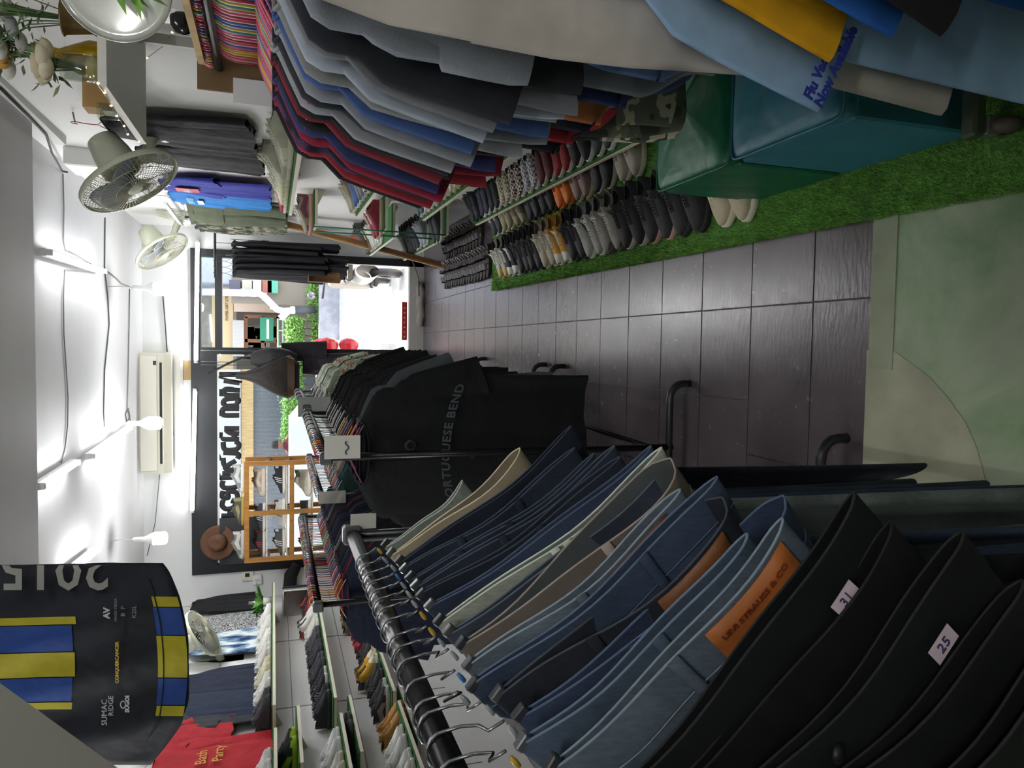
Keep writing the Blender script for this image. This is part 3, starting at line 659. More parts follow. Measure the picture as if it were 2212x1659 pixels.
# --- floor front row: toes to the aisle. (y, kind, colours, description)
FR = [(2.27, 'run', ('b5aa92', 'd5ceba', 'cfc6b0', '6b6457', 'b0a58c'), 'beige knit sneaker'),
      (2.55, 'run', ('1b1b20', '15151a', '2a2a30', '101014', '222229'), 'black suede sneaker'),
      (2.79, 'skate', ('202026', 'b58f86', '3a3a40', '121217', '1a1a20'), 'black sneaker with dusty pink sole'),
      (3.02, 'run', ('1c1c22', 'b9b6b0', '2b2b30', '101014', '26262c'), 'black sneaker with pale sole tip'),
      (3.22, 'chunky', ('8d8781', '4a4744', 'd8d5cc', '2c2a2a', '4d4a49'), 'grey and taupe laced sneaker'),
      (3.45, 'skate', ('9a9b96', 'd9d9d2', 'e4e4de', '2a2a2c', '33343a'), 'light grey sneaker with white laces'),
      (3.65, 'run', ('2b2b31', '39393f', '3a3a42', '131316', '232328'), 'charcoal black sneaker'),
      (3.87, 'cap', ('c08a1c', 'dcdad2', 'f0eee6', '6e5a20', 'c08a1c'), 'mustard canvas sneaker with white toe cap'),
      (4.08, 'run', ('b3aa98', 'c9c2b0', 'd9d2c2', '5a5348', 'a59a86'), 'cream mesh runner'),
      (4.30, 'run', ('26262c', '202026', '35353c', '111114', '1c1c22'), 'black low sneaker'),
      (4.52, 'skate', ('2d2d33', '3b3b42', '44444c', '141418', '202026'), 'dark charcoal sneaker'),
      (4.76, 'cap', ('1d2024', 'dadbd6', 'f2f2ee', '1a1a1d', '1d2024'), 'black canvas sneaker with bold white laces'),
      (4.99, 'cap', ('8f8f88:plaid', 'c4ac6c', 'e8e8e0', '22231f', '4b4c46'), 'white laced sneaker with tan rubber toe')]
for i, (y, kd, cl, ds) in enumerate(FR):
    shoe_pair(kd, cl, gx(y)+.075+.13, y, .016, LEFT, ds, '%s pair from stools, front floor row' % ordn(i), 'front floor row of shoes')
BK = [(3.08, 'skate', ('a39c91', 'cfcabd', 'b3ab9d', '4b463f', '9b9386'), 'pale taupe sneaker'), (3.37, 'slipon', ('24242a', 'b9b7b0', '333', '121216'), 'black slip-on shoe'),
      (3.62, 'skate', ('8d7672', 'c9bf9a', '8a7470', '3e3432', '7f6a66'), 'dusty pink sneaker with cream sole'), (3.87, 'cap', ('d2701c', 'd4752a', 'b5541a', '6a3310', 'd2701c'), 'bright orange canvas sneaker'),
      (4.12, 'skate', ('1f1f25', '2b2b30', '333339', '101013', '26262c'), 'black laced sneaker'), (4.36, 'run', ('2a2b33', '35363d', '3e3f47', '15151a', '1e1f26'), 'dark slate runner'),
      (4.62, 'hitop', ('6d644c', '8d866c', '7a715a', '35301f', '5d5540'), 'khaki high-top sneaker'), (4.90, 'run', ('8f886f', 'b9b39a', 'b8b29c', '4a4535', '7d765e'), 'beige runner'),
      (5.15, 'skate', ('2f3138', 'c4c4bf', 'd0d0ca', '17181c', '24262c'), 'dark sneaker with white sole')]
for i, (y, kd, cl, ds) in enumerate(BK):
    shoe_pair(kd, cl if len(cl) == 5 else (cl[0], cl[1], '2a2a2a', cl[3], cl[0]), .86+.02*y-.0, y, .0161, LEFT, ds, '%s pair from stools, back floor row' % ordn(i), 'back floor row of shoes', .055)
# --- right wall boards
def row(bd, pairs, where, group, y1, step, rz=LEFT, x=None, gap=.054):
    x0, z, ya, yb = RB[bd]
    for i, (kd, cl, ds) in enumerate(pairs):
        y = y1-step*i; cl = cl if len(cl) == 5 else (cl[0], cl[1], cl[0], cl[2], cl[0])
        shoe_pair(kd, cl, (x or x0+.15)+.02*y, y, z+.006, rz, ds, '%s pair from far end %s' % (ordn(i), where), group, gap)
row('F', [('skate', ('24262e', '1d1e24', '3d3f47', '131418', '2c2e36'), 'dark slate laced sneaker'), ('slipon', ('2b2d3d:plaid', 'd9d8d0', '17181f'), 'navy patterned slip-on'),
          ('slipon', ('25262d', 'd4d3cb', '15161a'), 'charcoal slip-on with white sole'), ('slipon', ('8a8458:check', 'd9d7c6', '2a281d'), 'olive and cream checkerboard slip-on'),
          ('slipon', ('4d2328:check', 'd8d6cc', '231416'), 'maroon and white checkerboard slip-on'), ('slipon', ('6d7a94:check', 'dadad4', '22252c'), 'pale blue checkerboard slip-on'),
          ('slipon', ('5a1f28', 'dcdad2', '2a1014'), 'dark red slip-on'), ('slipon', ('8d1f26', 'dedcd4', '2c1214'), 'bright red slip-on'), ('skate', ('1f2026', 'd4d3cc', 'cfcfc8', '101114', '2a2b30'), 'black and white skate shoe'),
          ('slipon', ('3a3b42', 'd9d8d0', '17181a'), 'slate grey slip-on')], 'of lowest right board', 'shoes on the lowest right board', 5.27, .243)
row('E', [('run', ('5c686b', 'c9cac6', '8a9496', '2a2f30', '434e52'), 'grey green runner'), ('swoosh', ('d2d0d0', 'dcdcd8', '1c1c22', '3c3a40', '7a5f96'), 'purple toed white sneaker'),
          ('swoosh', ('d9d9d4', 'cfcfc8', 'e4e4de', '4a4a48', 'cfcfca'), 'plain white sneaker'), ('stripe', ('d5d5ce', 'c8c3a4', 'e0e0da', '45443e', 'b9b8ae'), 'white striped sneaker with cream sole'), ('swoosh', ('d0cdb6', 'c4bc8e', 'dcdacc', '47442f', 'c2bda0'), 'yellowed cream sneaker'),
          ('swoosh', ('dcdcd8', 'd2d2cc', 'ecece6', '484848', 'd0d0cc'), 'clean white sneaker'), ('slipon', ('cfceb8', 'd5d4c4', '3c3b33'), 'ivory slip-on'), ('swoosh', ('cac9c2', 'bab9b0', 'e0e0d8', '3a3a36', 'b2b1a8'), 'pale grey sneaker')], 'of second right board', 'shoes on the second right board', 5.22, .25)
row('D', [('skate', ('a19a86', 'c9c4b0', 'c4bfae', '4c473b', 'ab8f7c'), 'beige suede sneaker'), ('slipon', ('3a5a93', 'd9d8d0', '1c2433'), 'blue canvas slip-on'), ('skate', ('77787a', 'b9bab8', 'a9aaa8', '2b2b2d', '5d5e62'), 'grey canvas sneaker'),
          ('cap', ('2c2d33', 'd4d3cb', '8a8a88', '141419', '2c2d33'), 'dark canvas sneaker with white toe'), ('skate', ('85857e', 'b5b5ac', 'c2c2ba', '33332f', '6a6a64'), 'stone grey sneaker')], 'of third right board', 'shoes on the third right board', 5.16, .27)
row('T', [('slipon', ('a32f3e', 'd8d6cc:check', '3c1218'), 'red slip-on with checkered sole'), ('cap', ('b6b9a2', 'c9cbb4', 'c4c6b4', '3f4136', 'b6b9a2'), 'sage canvas sneaker with pleats'), ('cap', ('b0b39a', 'c4c39c', 'c0c2ae', '45473a', 'b0b39a'), 'pale green canvas sneaker'),
          ('hitop', ('a9aa98', 'bdbda4', 'b9baa8', '3a3b34', '8d8f7c'), 'light khaki high-top shoe'), ('slipon', ('9a9a88', 'b9b9a6', '3c3c34'), 'khaki grey slip-on'), ('cap', ('a5a794', 'c2c2ac', 'bcbcaa', '40413a', 'a5a794'), 'pale khaki canvas shoe')], 'of topmost right board', 'shoes on the topmost right board', 5.20, .29)
for k, kd, cl, ds in (('U', 'run', ('7d7660', 'b8907f', 'c8c4bc', '3a1f2c', '6b3447'), 'olive and plum sneaker'), ('M', 'skate', ('8a2332', 'b9ae94', 'd8d0c4', '31151a', '7a1c2a'), 'dark red sneaker with cream sole'), ('L', 'slipon', ('2f3036', 'b9b8b0', '2f3036', '15161a', '2f3036'), 'dark slip-on with pale sole')):
    x, z = SB[k]
    for s2 in (0, 1):
        M = Matrix.Translation((x+.075+.13+.0*s2, 5.64+.135*s2, z+.006)) @ Matrix.Rotation(LEFT+.08*s2, 4, 'Z')
        shoe(kd, cl, M, '%s on the %s short rope-held board, %s shoe' % (ds, {'U': 'upper', 'M': 'middle', 'L': 'lower'}[k], 'nearer' if not s2 else 'farther'), 'shoes on the short boards')
far = [('boot', ('6a6c68', '3f3f3e', 'e0603a', '2a2a28', 'd9562e'), 'grey trail boot with bright orange laces', .70, 7.2), ('run', ('5c4c3c', 'b9b2a4', 'c2b8a8', '2a221a', '8a7a62'), 'brown patterned runner', .70, 6.95), ('swoosh', ('a9b0a8', 'c9cec6', 'd2d6ce', '3d423c', 'a0a89e'), 'pale green white sneaker', .70, 6.7), ('slipon', ('b5bab0', 'cdd0c6', 'b5bab0', '3d423c', 'b5bab0'), 'pale slip-on with white sole', .70, 6.45),
       ('run', ('4a4b50', '2b2b2e', 'b3a58c', '1b1b1e', '8d7a5c'), 'dark strapped runner', .33, 7.1), ('run', ('26262a', '1c1c20', '39393d', '111113', '303035'), 'black runner', .33, 6.85), ('stripe', ('2d2e32', 'b3b3ae', '55565a', '151518', '8a8b8e'), 'black striped shoe', .33, 6.6), ('swoosh', ('8f959a', 'c4c8ca', 'b9bdc0', '2b2e30', '6d7378'), 'grey sneaker', .33, 6.3)]
for kd, cl, ds, z, y in far:
    shoe_pair(kd, cl, .735+.15+.02*y, y, z+.006, LEFT, ds, 'on the %s far board by the door' % ('upper' if z > .5 else 'lower'), 'shoes on the far right boards', .056)
# --- sandals on the floor by the door
def sandal_parts():
    L = .27
    def w(s): return (.036+.010*sin(pi*s)**1.2)*eL(s)
    g = MB(); SO = [0, .02, .06, .13, .25, .4, .55, .7, .8, .88, .94, .98, 1]; vs = []
    for s in SO:
        W = w(s)+.0005; y = (s-.5)*L; dz = .012*(1-s)**2+.006*max(0, s-.8)/.2
        vs += [V(-W, y, dz*.0), V(-W, y, .02+dz), V(W, y, .02+dz), V(W, y, 0)]
    n = len(SO); g.add(vs, [(i*4+j, i*4+(j+1) % 4, (i+1)*4+(j+1) % 4, (i+1)*4+j) for i in range(n-1) for j in range(4)]+[(3, 2, 1, 0), tuple((n-1)*4+j for j in range(4))])
    g2 = MB(); g2.grid(lambda u, v: V(cos(pi*u)*-.05, (.60+.17*v-.5)*L, .018+.05*sin(pi*u)-.012*v), 11, 4); g2.grid(lambda u, v: V(cos(pi*u)*-.046, (.36+.09*v-.5)*L, .018+.058*sin(pi*u)), 11, 3)
    g3 = MB(); g3.tube([V(cos(pi*u/10)*-.040, (.22-.13*sin(pi*u/10)-.5)*L, .03+.045*sin(pi*u/10)) for u in range(11)], .0055, 5)
    g4 = MB(); 
    for sg in (-1, 1): g4.box(sg*.05-.004, sg*.05+.004, (.62-.5)*L, (.74-.5)*L, .026, .034)
    return [('footbed', g.mesh('sandal_footbed', False)), ('strap', g2.mesh('sandal_strap')), ('heel_strap', g3.mesh('sandal_heel_strap')), ('edge_trim', g4.mesh('sandal_trim', False))]
SND = sandal_parts(); k = 0
for rowi, (n, xx, ya, yb) in enumerate(((17, .66, 5.52, 7.0), (13, .93, 5.75, 6.95))):
    for i in range(n):
        y = ya+(yb-ya)*i/(n-1); M = Matrix.Translation((xx+.005*rnd(-1, 1)+.02*(y-5), y, .002)) @ Matrix.Rotation(LEFT+rnd(-.12, .02)+.12, 4, 'Z')
        c = ('2c2a2b', '35302e', '3b2b28', '232326')[i % 4]
        t = thing('sandal', 'dark strappy sandal on the tiles in the %s sandal row, %s from the grass' % (('front', 'back')[rowi], ordn(i)), 'sandal', M=M, group='dark sandals by the door')
        inst('footbed', SND[0][1], mat(c, .6), t); inst('strap', SND[1][1], mat(('26262a', '3a2c2a', '1d1d20')[i % 3], .45), t); inst('heel_strap', SND[2][1], mat('8d8a88' if i % 2 else '5c5856', .4), t); inst('edge_trim', SND[3][1], mat('a39f9c', .4), t)
# --- left wall boards
LF = -2.40
LB = [('far', 'top', 1.605, 5.05, 7.72), ('far', 'middle', 1.205, 5.04, 7.70), ('far', 'bottom', .805, 5.03, 7.7), ('middle', 'top', 1.45, 4.38, 5.10), ('middle', 'middle', 1.10, 4.40, 5.16), ('middle', 'bottom', .74, 4.45, 5.22), ('near', 'top', 1.598, 3.4, 4.74), ('near', 'middle', 1.19, 3.4, 4.82), ('near', 'bottom', .80, 3.4, 4.88)]
for a, b, z, y0, y1 in LB:
    dx = -.05 if a == 'middle' else 0
    board('white turf-topped shoe board on the left wall, %s one of the %s bay' % (b, a), LF+dx, LX, y0+.0, y1-(.25 if a == 'middle' else 0)*0, z, -1, 'left wall shoe boards')
WS = [('swoosh', ('d6d5cf', 'c9c8bf', 'e2e2dc', '3a3936', 'c5c4bb'), 'white low sneaker'), ('swoosh', ('d2d1cb', 'd4d3cc', 'e6e6e0', '2f2e2c', 'bcbbb2'), 'white leather sneaker'), ('stripe', ('dad9d3', 'd4d3cc', 'e8e8e2', '2d2c2b', 'c2c1ba'), 'white striped sneaker'), ('swoosh', ('cdc9ae', 'c5bf9a', 'dddac6', '3f3c30', 'c0bb9e'), 'cream sneaker'),
      ('swoosh', ('d8d8d4', 'd9d9d2', 'e8e8e4', '333231', 'cacac4'), 'bright white sneaker'), ('run', ('c6c5be', 'cfcec6', 'dcdbd4', '2b2b2a', 'b4b3aa'), 'off-white runner'), ('skate', ('35363b', '26262b', '55565c', '141417', '2a2b30'), 'black laced sneaker')]
def lrow(z, ys, items, where, group, x=-2.545, rz=RIGHT):
    for i, (y, it) in enumerate(zip(ys, items)):
        kd, cl, ds = it; shoe_pair(kd, cl, x, y, z+.006, rz, ds, '%s pair from near end %s' % (ordn(i), where) if len(ys) > 1 else where[3:], group, .056, .08)
lrow(1.605, [5.28, 5.55, 5.83, 6.12, 6.42, 6.74, 7.05], [WS[6], WS[4], WS[3], WS[5], WS[2], WS[1], WS[0]], 'of top far left board', 'shoes on the top left board')
lrow(1.205, [5.25, 5.52, 5.80, 6.08, 6.36, 6.65, 6.93, 7.22, 7.5], [('skate', ('24252a', '303136', '4a4b50', '111114', '1c1d22'), 'black skate shoe'), ('stripe', ('212227', 'c9c9c4', '3a3b40', '101013', 'a9a9a6'), 'black sneaker with pale stripes'), ('run', ('303238', '3a3b40', '44454b', '15161a', '26272c'), 'charcoal runner'), ('run', ('2a2b30', '222328', '3d3e44', '121216', '34353b'), 'black mesh runner'),
     ('run', ('3a3c42', '2e2f35', '4d4f56', '17181c', '2b2d33'), 'dark grey runner'), ('swoosh', ('c9c6bf', 'd9d8d2', 'dcdcd6', '26211f', '8c6b45'), 'white and tan sneaker'), ('hitop', ('cfcdc8', 'd6d5d0', '25252a', '2a1616', 'b23034'), 'red collared high-top'), ('swoosh', ('8d2a30', 'd4d3ce', '2a2a2e', '201114', 'c9c7c2'), 'red and black sneaker'), ('run', ('26262b', 'c23a33', 'c9413a', '121215', 'd24b3c'), 'black runner with red streak')], 'of middle far left board', 'shoes on the middle left board')
lrow(.805, [5.2, 5.48, 5.76, 6.05, 6.35, 6.65, 6.95], [('run', ('24252a', 'b9bab8', '44454a', '111114', '8a8b8c'), 'black zigzag sneaker'), ('stripe', ('26272c', '34353a', '3c3d42', '131316', '55565a'), 'black suede sneaker'), ('hitop', ('c79a2a', 'd0cdb8', '2a2a2e', '3a3f5a', '30355a'), 'yellow navy high-top sneaker'), ('swoosh', ('26252a', 'd2d1cc', '3a393e', '141316', 'b23a44'), 'black and red sneaker'), ('run', ('a12a34', 'c4b9b4', 'b8404a', '3a1216', '8a1f2a'), 'red runner'), ('run', ('b23a40', 'c9bdb8', 'c2565c', '3a1216', 'a02c34'), 'bright red sneaker'), ('boot', ('8d7f5e', '5a5244', 'a89a78', '37301f', '7a6d50'), 'khaki boot')], 'of bottom far left board', 'shoes on the bottom left board')
lrow(1.45, [4.70], [('run', ('2c2e33', '9fc02a', '3a3c42', '15161a', 'a4c832'), 'neon soled sneaker')], 'of top mid-bay left board', 'shoes on the middle bay boards', -2.56)
lrow(1.10, [4.80], [('skate', ('2b2c32', '55544f:camo', '3a3b42', '141419', '5d5b54'), 'camouflage soled sneaker')], 'of middle mid-bay left board', 'shoes on the middle bay boards', -2.56)
lrow(.74, [4.86], [('boot', ('a87a3c', '9a6a3a', 'b88a4a', '3a2612', 'a06a34'), 'tan suede boot')], 'of bottom mid-bay left board', 'shoes on the middle bay boards', -2.56)
lrow(1.598, [4.46], [('stripe', ('dcdcda', 'd9d9d6', 'ecece8', '36363a', '55607a'), 'white sneaker with dark stripes')], 'of top near left board', 'shoes on the near left boards')
lrow(1.19, [4.30, 4.58], [('skate', ('c6c4ba', 'b9b59a', 'd9d7cc', '2b2c33', '55565c'), 'cream and grey sneaker'), ('swoosh', ('d6d8d8', 'dcdcda', 'e8e8e6', '3a3b3f', 'c9caca'), 'white shiny sneaker')], 'of middle near left board', 'shoes on the near left boards')
lrow(.80, [4.22, 4.50], [('swoosh', ('d4d5d2', 'd9d9d4', 'e6e6e2', '3d3c3a', 'c2c3c0'), 'plain white sneaker'), ('swoosh', ('dadad8', 'd5d5d0', 'ececea', '37363a', 'c6c7c5'), 'rounded white sneaker')], 'of bottom near left board', 'shoes on the near left boards')
# ---------------------------------------------------------------- hangers, garments, clothes racks
def textpart(name, s, size, m, parent, fn, align='CENTER', bold=0, spacing=1.0, ext=.0006):
    cu = bpy.data.curves.new(name, 'FONT'); cu.body = s; cu.size = size; cu.align_x = align; cu.align_y = 'CENTER'; cu.offset = bold; cu.extrude = ext; cu.resolution_u = 2; cu.space_character = spacing
    o = bpy.data.objects.new(name, cu); me = bpy.data.meshes.new_from_object(o)
    for v in me.vertices: v.co = fn(v.co.x, v.co.y, v.co.z)
    bpy.data.objects.remove(o); bpy.data.curves.remove(cu)
    me.materials.clear(); return inst(name, me, m, parent)
def arc(c, r, a0, a1, n): return [(c[0]+r*cos(a0+(a1-a0)*i/n), 0, c[1]+r*sin(a0+(a1-a0)*i/n)) for i in range(n+1)]
def hanger_mesh(hw=.182, r=.0024):
    g = MB(); rr = .020
    hook = arc((0, 0), rr, radians(-20), radians(200), 9)[::1]
    hook = [(x, y, z) for x, y, z in hook][::-1]
    pts = hook[::-1]
    pts = arc((0, -.002), rr, radians(190), radians(-45), 10)+[(.004, 0, -.034), (0, 0, -.05), (0, 0, -.100)]
    g.tube(pts, r, 5)
    g.tube([(0, 0, -.097), (.03, 0, -.108), (hw*.9, 0, -.178), (hw, 0, -.188), (hw*.97, 0, -.200), (0, 0, -.202), (-hw*.97, 0, -.200), (-hw, 0, -.188), (-hw*.9, 0, -.178), (-.03, 0, -.108)], r, 5, True)
    return g.mesh('wire_hanger')
HANG = hanger_mesh()
HC = {'pink': 'd0607c', 'crimson': 'a83248', 'blue': '4a6fa8', 'teal': '4f9ba0', 'yellow': 'cdb23c', 'purple': '7a4a86', 'orange': 'd07a42', 'green': '6a9a62', 'white': 'cfcfca', 'black': '24242a', 'red': 'b8303a', 'grey': '8d8f94'}
def shirt_parts(sl=.26, L=.72, seed=1, ang=22, hw=.235, D=.030, long=False, coat=False):
    R = random.Random(seed); ph = [R.uniform(0, 6.28) for _ in range(6)]
    rows = [(-.128, .098, .036), (-.136, .112, .036), (-.152, .150, .030), (-.174, .198, .026), (-.198, .212, .024), (-.26, .214, D), (-.34, .222, D*1.1), (-.24-L*.30, hw*.98, D*1.1), (-.20-L*.58, hw, D*1.05), (-.11-L*.93, hw*1.02, D), (-.11-L, hw*1.02, D*.95)]
    n = 36; g = MB(); vs = []
    for z, W, d in rows:
        t = max(0, (-z-.15)/L)
        for k in range(n):
            a = 2*pi*k/n; c, s = cos(a), sin(a); x = W*(abs(c)**.75)*(1 if c >= 0 else -1)
            y = d*s + t*(.022*sin(3*x/W+ph[0])*(.6+.4*s) + .012*sin(9*x/W+ph[1]+2*t) + .008*sin(17*x/W+ph[2]))
            dip = -.022*max(0, -s)*max(0, 1-(-z-.128)/.05) if z > -.18 else 0
            vs.append(V(x+t*.012*sin(5*t+ph[3]), y, z+dip+t*.010*sin(6*x/W+ph[4])))
    m = len(rows); g.add(vs, [(i*n+k, i*n+(k+1) % n, (i+1)*n+(k+1) % n, (i+1)*n+k) for i in range(m-1) for k in range(n)])
    out = [('body', g.mesh('garment_body'), 0)]
    for sd in (-1, 1):
        g = MB(); A = radians(ang+R.uniform(-4, 4)); dx, dz = sin(A)*sd, -cos(A); px, pz = cos(A)*sd, sin(A)
        N = 9 if long else 7; vs = []; nn = 16
        for i in range(N):
            t = i/(N-1); ln = t*(sl*2.2 if long else sl)
            if long: AA = A*(1-.75*t); 
            k0 = min(1, t/.38); k0 = k0*k0*(3-2*k0)
            c = V(sd*.148+dx*ln*(1 if not long else (1-.35*t)), .004*sin(5*t+ph[5]), -.205+dz*(ln+.05*t)); hwid = (.036+.050*k0-.008*t) if not long else (.040+.045*k0-.035*t); dd = .015+.012*t
            for k in range(nn):
                a = 2*pi*k/nn; y = dd*sin(a)+t*.008*sin(2*cos(a)*2+ph[0])
                vs.append(c+V(px, 0, pz)*hwid*cos(a)+V(0, y, 0))
        g.add(vs, [(i*nn+k, i*nn+(k+1) % nn, (i+1)*nn+(k+1) % nn, (i+1)*nn+k) for i in range(N-1) for k in range(nn)])
        out.append(('sleeve', g.mesh('garment_sleeve'), 0))
    g = MB(); g.tube([(.102*cos(2*pi*k/20)*abs(cos(2*pi*k/20))**-.15 if abs(cos(2*pi*k/20)) > .05 else 0, .038*sin(2*pi*k/20), -.129-.022*max(0, -sin(2*pi*k/20))) for k in range(20)], .0042, 6, True); out.append(('collar', g.mesh('garment_collar'), 1))
    if coat:
        for sd in (-1, 1):
            g = MB(); g.grid(lambda u, v: V(sd*(.115+.09*(u-.5)), -.046-.004*sin(pi*u), -.36-.055*v-.01*u*sd), 6, 4); out.append(('pocket_flap', g.mesh('garment_pocket'), 1))
            g = MB(); g.grid(lambda u, v: V(sd*(.02+.075*u*(1-v*.8)), -.044-.004*u, -.14-.26*v+.03*u), 5, 6); out.append(('lapel', g.mesh('garment_lapel'), 1))
        g = MB()
        for k in range(4): g.lathe([(0, .004), (.009, .003), (.009, 0)], 10, Matrix.Translation((.008, -.045, -.30-.08*k)) @ Matrix.Rotation(pi/2, 4, 'X'))
        out.append(('buttons', g.mesh('garment_buttons'), 2))
    return out
SH = {}
def shirt(kind, seed):
    if (kind, seed) not in SH:
        SH[kind, seed] = {'tee': lambda: shirt_parts(.25, .72, seed), 'big': lambda: shirt_parts(.30, .80, seed, 20, .26, .034), 'long': lambda: shirt_parts(.26, .72, seed, 14, .235, .03, True), 'coat': lambda: shirt_parts(.27, .86, seed, 13, .25, .04, True, True), 'jkt': lambda: shirt_parts(.105, .36, seed, 15, .25, .04, True, True), 'bigc': lambda: shirt_parts(.30, .40, seed, 20, .26, .034), 'ctee': lambda: shirt_parts(.25, .47, seed, 20), 'cshirt': lambda: shirt_parts(.24, .48, seed, 18, .24), 'shirt': lambda: shirt_parts(.24, .74, seed, 17, .24, .03), 'flat': lambda: shirt_parts(.25, .70, seed, 16, .235, .016)}[kind]()
    return SH[kind, seed]
def garment(kind, seed, m, M, name, label, cat, group, m2=None, sc=(1, 1, 1)):
    t = thing(name, label, cat, M=M @ Matrix.Diagonal((*sc, 1)), group=group)
    for pn, me, sl in shirt(kind, seed): inst(pn, me, m if sl == 0 else (m2 or m), t)
    return t
def hanger(cn, M, label, group):
    o = inst('hanger', HANG, mat(HC[cn], .35), None); o.matrix_world = M; return tag(o, label, 'hanger', group)
def cm(h, kind='cloth'):
    if ':' in h: h, kind = h.split(':')
    return mat(h, .85, kind, 0, 0, .25)
def rack(label, x0, y0, x1, y1, z, feet=(), post=.0135, group='clothes racks', tags=True, halfw=.26):
    t = thing('clothes_rack', label, 'clothes rack', (0, 0, 0), 0, group); RM = mat('131417', .32, None, .4)
    MB().tube([(x0, y0-.03, z), (x1, y1+.03, z)], .0165, 12).obj('rail', RM, t)
    for x, y in ((x0, y0), (x1, y1)):
        MB().tube([(x, y, .075), (x, y, z+.012)], post, 10).obj('post', RM, t)
        pts = [(x-halfw, y, .0)]+[(x-halfw+.06-.06*cos(a), y, .03+.06*sin(a)) for a in (0, .4, .8, 1.2, 1.57)]+[(x+halfw-.06+.06*sin(a), y, .03+.06*cos(a)) for a in (0, .4, .8, 1.2, 1.57)]+[(x+halfw, y, 0)]
        MB().tube(pts, .015, 10).obj('foot', mat('3a3b3d', .3, None, .6), t)
    MB().tube([(x0, y0, .17), (x1, y1, .17)], .012, 8).obj('lower_bar', RM, t)
    for x, y, dz in ((x0, y0-.02, 0), (x1, y1+.02, 0)): MB().bbox(x-.022, x+.022, y-.02, y+.02, z-.02, z+.024, .006).obj('end_cap', mat('55565a', .4), t, False)
    return t
def fill(rackname, x0, y0, x1, y1, z, items, group, near_first=True, rot=.10, hc=None, hwobble=.0, zoff=0, sc=(1, 1, 1)):
    """items near to far: (kind, seed, colour, description, hanger colour, scale)"""
    n = len(items)
    for i, it in enumerate(items):
        t = (i+.5)/n; x = x0+(x1-x0)*t; y = y0+(y1-y0)*t; a = rnd(-rot, rot)
        M = Matrix.Translation((x, y, z+.0165)) @ Matrix.Rotation(a, 4, 'Z') @ Matrix.Rotation(rnd(-.02, .02), 4, 'Y')
        kind, seed, col, desc, hcn = it[:5]; s = it[5] if len(it) > 5 else 1.0
        hanger(hcn, M, '%s hanger, %s from near end of the %s' % (hcn, ordn(i), rackname), 'hangers on the '+rackname)
        if kind: garment(kind, seed, cm(col), M, {'coat': 'coat', 'long': 'long_sleeved_shirt', 'shirt': 'shirt'}.get(kind, 't_shirt'), '%s, %s from near end of the %s' % (desc, ordn(i), rackname), {'coat': 'coat'}.get(kind, 'shirt'), group, None, (s*sc[0], sc[1], s*sc[2]))
DK = ['0e0f13', '111216', '131419', '0d0e12', '141218', '0f1014']
# --- rack with the black tees, middle of the room
T1 = (-.385, 2.60, -.352, 3.95, 1.425)
rack('black clothes rack of black tees in the middle of the shop', *T1, halfw=.255)
hcs = ['purple', 'red', 'pink', 'orange', 'yellow', 'crimson', 'teal', 'blue', 'pink', 'yellow', 'white', 'black', 'white', 'white', 'black', 'white', 'white', 'black', 'white', 'black', 'white', 'black', 'black', 'white', 'black', 'white']
its = [('tee', 1+i % 4, '%s' % DK[i % 6] if i not in (2, 9) else ('4a4f55', '2b2024')[i == 9], 'black tee' if i not in (2, 9) else ('grey trimmed dark tee', 'very dark plum tee')[i == 9], hcs[i], 1.0+.10*((i*7) % 3)/2) for i in range(25)]
its[0] = ('big', 2, '0f1014', 'large black PORTUGUESE BEND tee', 'purple', 1.09)
fill('black tee rack', T1[0], T1[1]+.03, T1[2], T1[3]-.04, T1[4], its, 'black tees on the middle rack', rot=.05, sc=(1, .7, 1))
tee0 = [o for o in COL.objects if o.get('label', '').startswith('large black PORT')][0]
tee0.matrix_world = Matrix.Translation((-.385, 2.655, T1[4]+.0165)) @ Matrix.Diagonal((1.12, 1, 1.10, 1))
INK = mat('4a4b54', .8)
def onchest(x0, z0, rot=0, bend=0, off=-.050):
    def f(x, y, z):
        r = radians(rot); X = x*cos(r)-y*sin(r); Z = x*sin(r)+y*cos(r); return V(x0+X, off-z, z0+Z-bend*X*X)
    return f
textpart('print_lettering', 'PORTUGUESE BEND', .040, INK, tee0, onchest(.03, -.400, -4, .9, -.058), 'CENTER', .0010, 1.12)
textpart('small_print', 'OF', .022, mat('3d3e46', .8), tee0, onchest(.0, -.45, 0, 0, -.058)); textpart('small_print', 'EST', .022, mat('3d3e46', .8), tee0, onchest(.0, -.49, 0, 0, -.058))
g = MB(); g.lathe([(.012, 0), (.02, .001), (.012, .002)], 14, Matrix.Translation((.03, -.058, -.28)) @ Matrix.Rotation(pi/2, 4, 'X')); g.obj('print_emblem', mat('2c2d34', .8), tee0)
q = V(T1[0], T1[1]-.02, T1[4]); t = thing('price_sign', 'white price sign clipped to the near post of the black tee rack', 'sign', (q.x+.035, q.y-.025, q.z-.055))
MB().box(-.035, .045, -.002, .002, -.055, .065).obj('card', mat('d9d8d2', .5), t, False); MB().tube([(-.02+.005*k, -.004, -.01+.006*sin(k)) for k in range(10)], .002, 4).obj('writing', mat('3b3c42'), t)
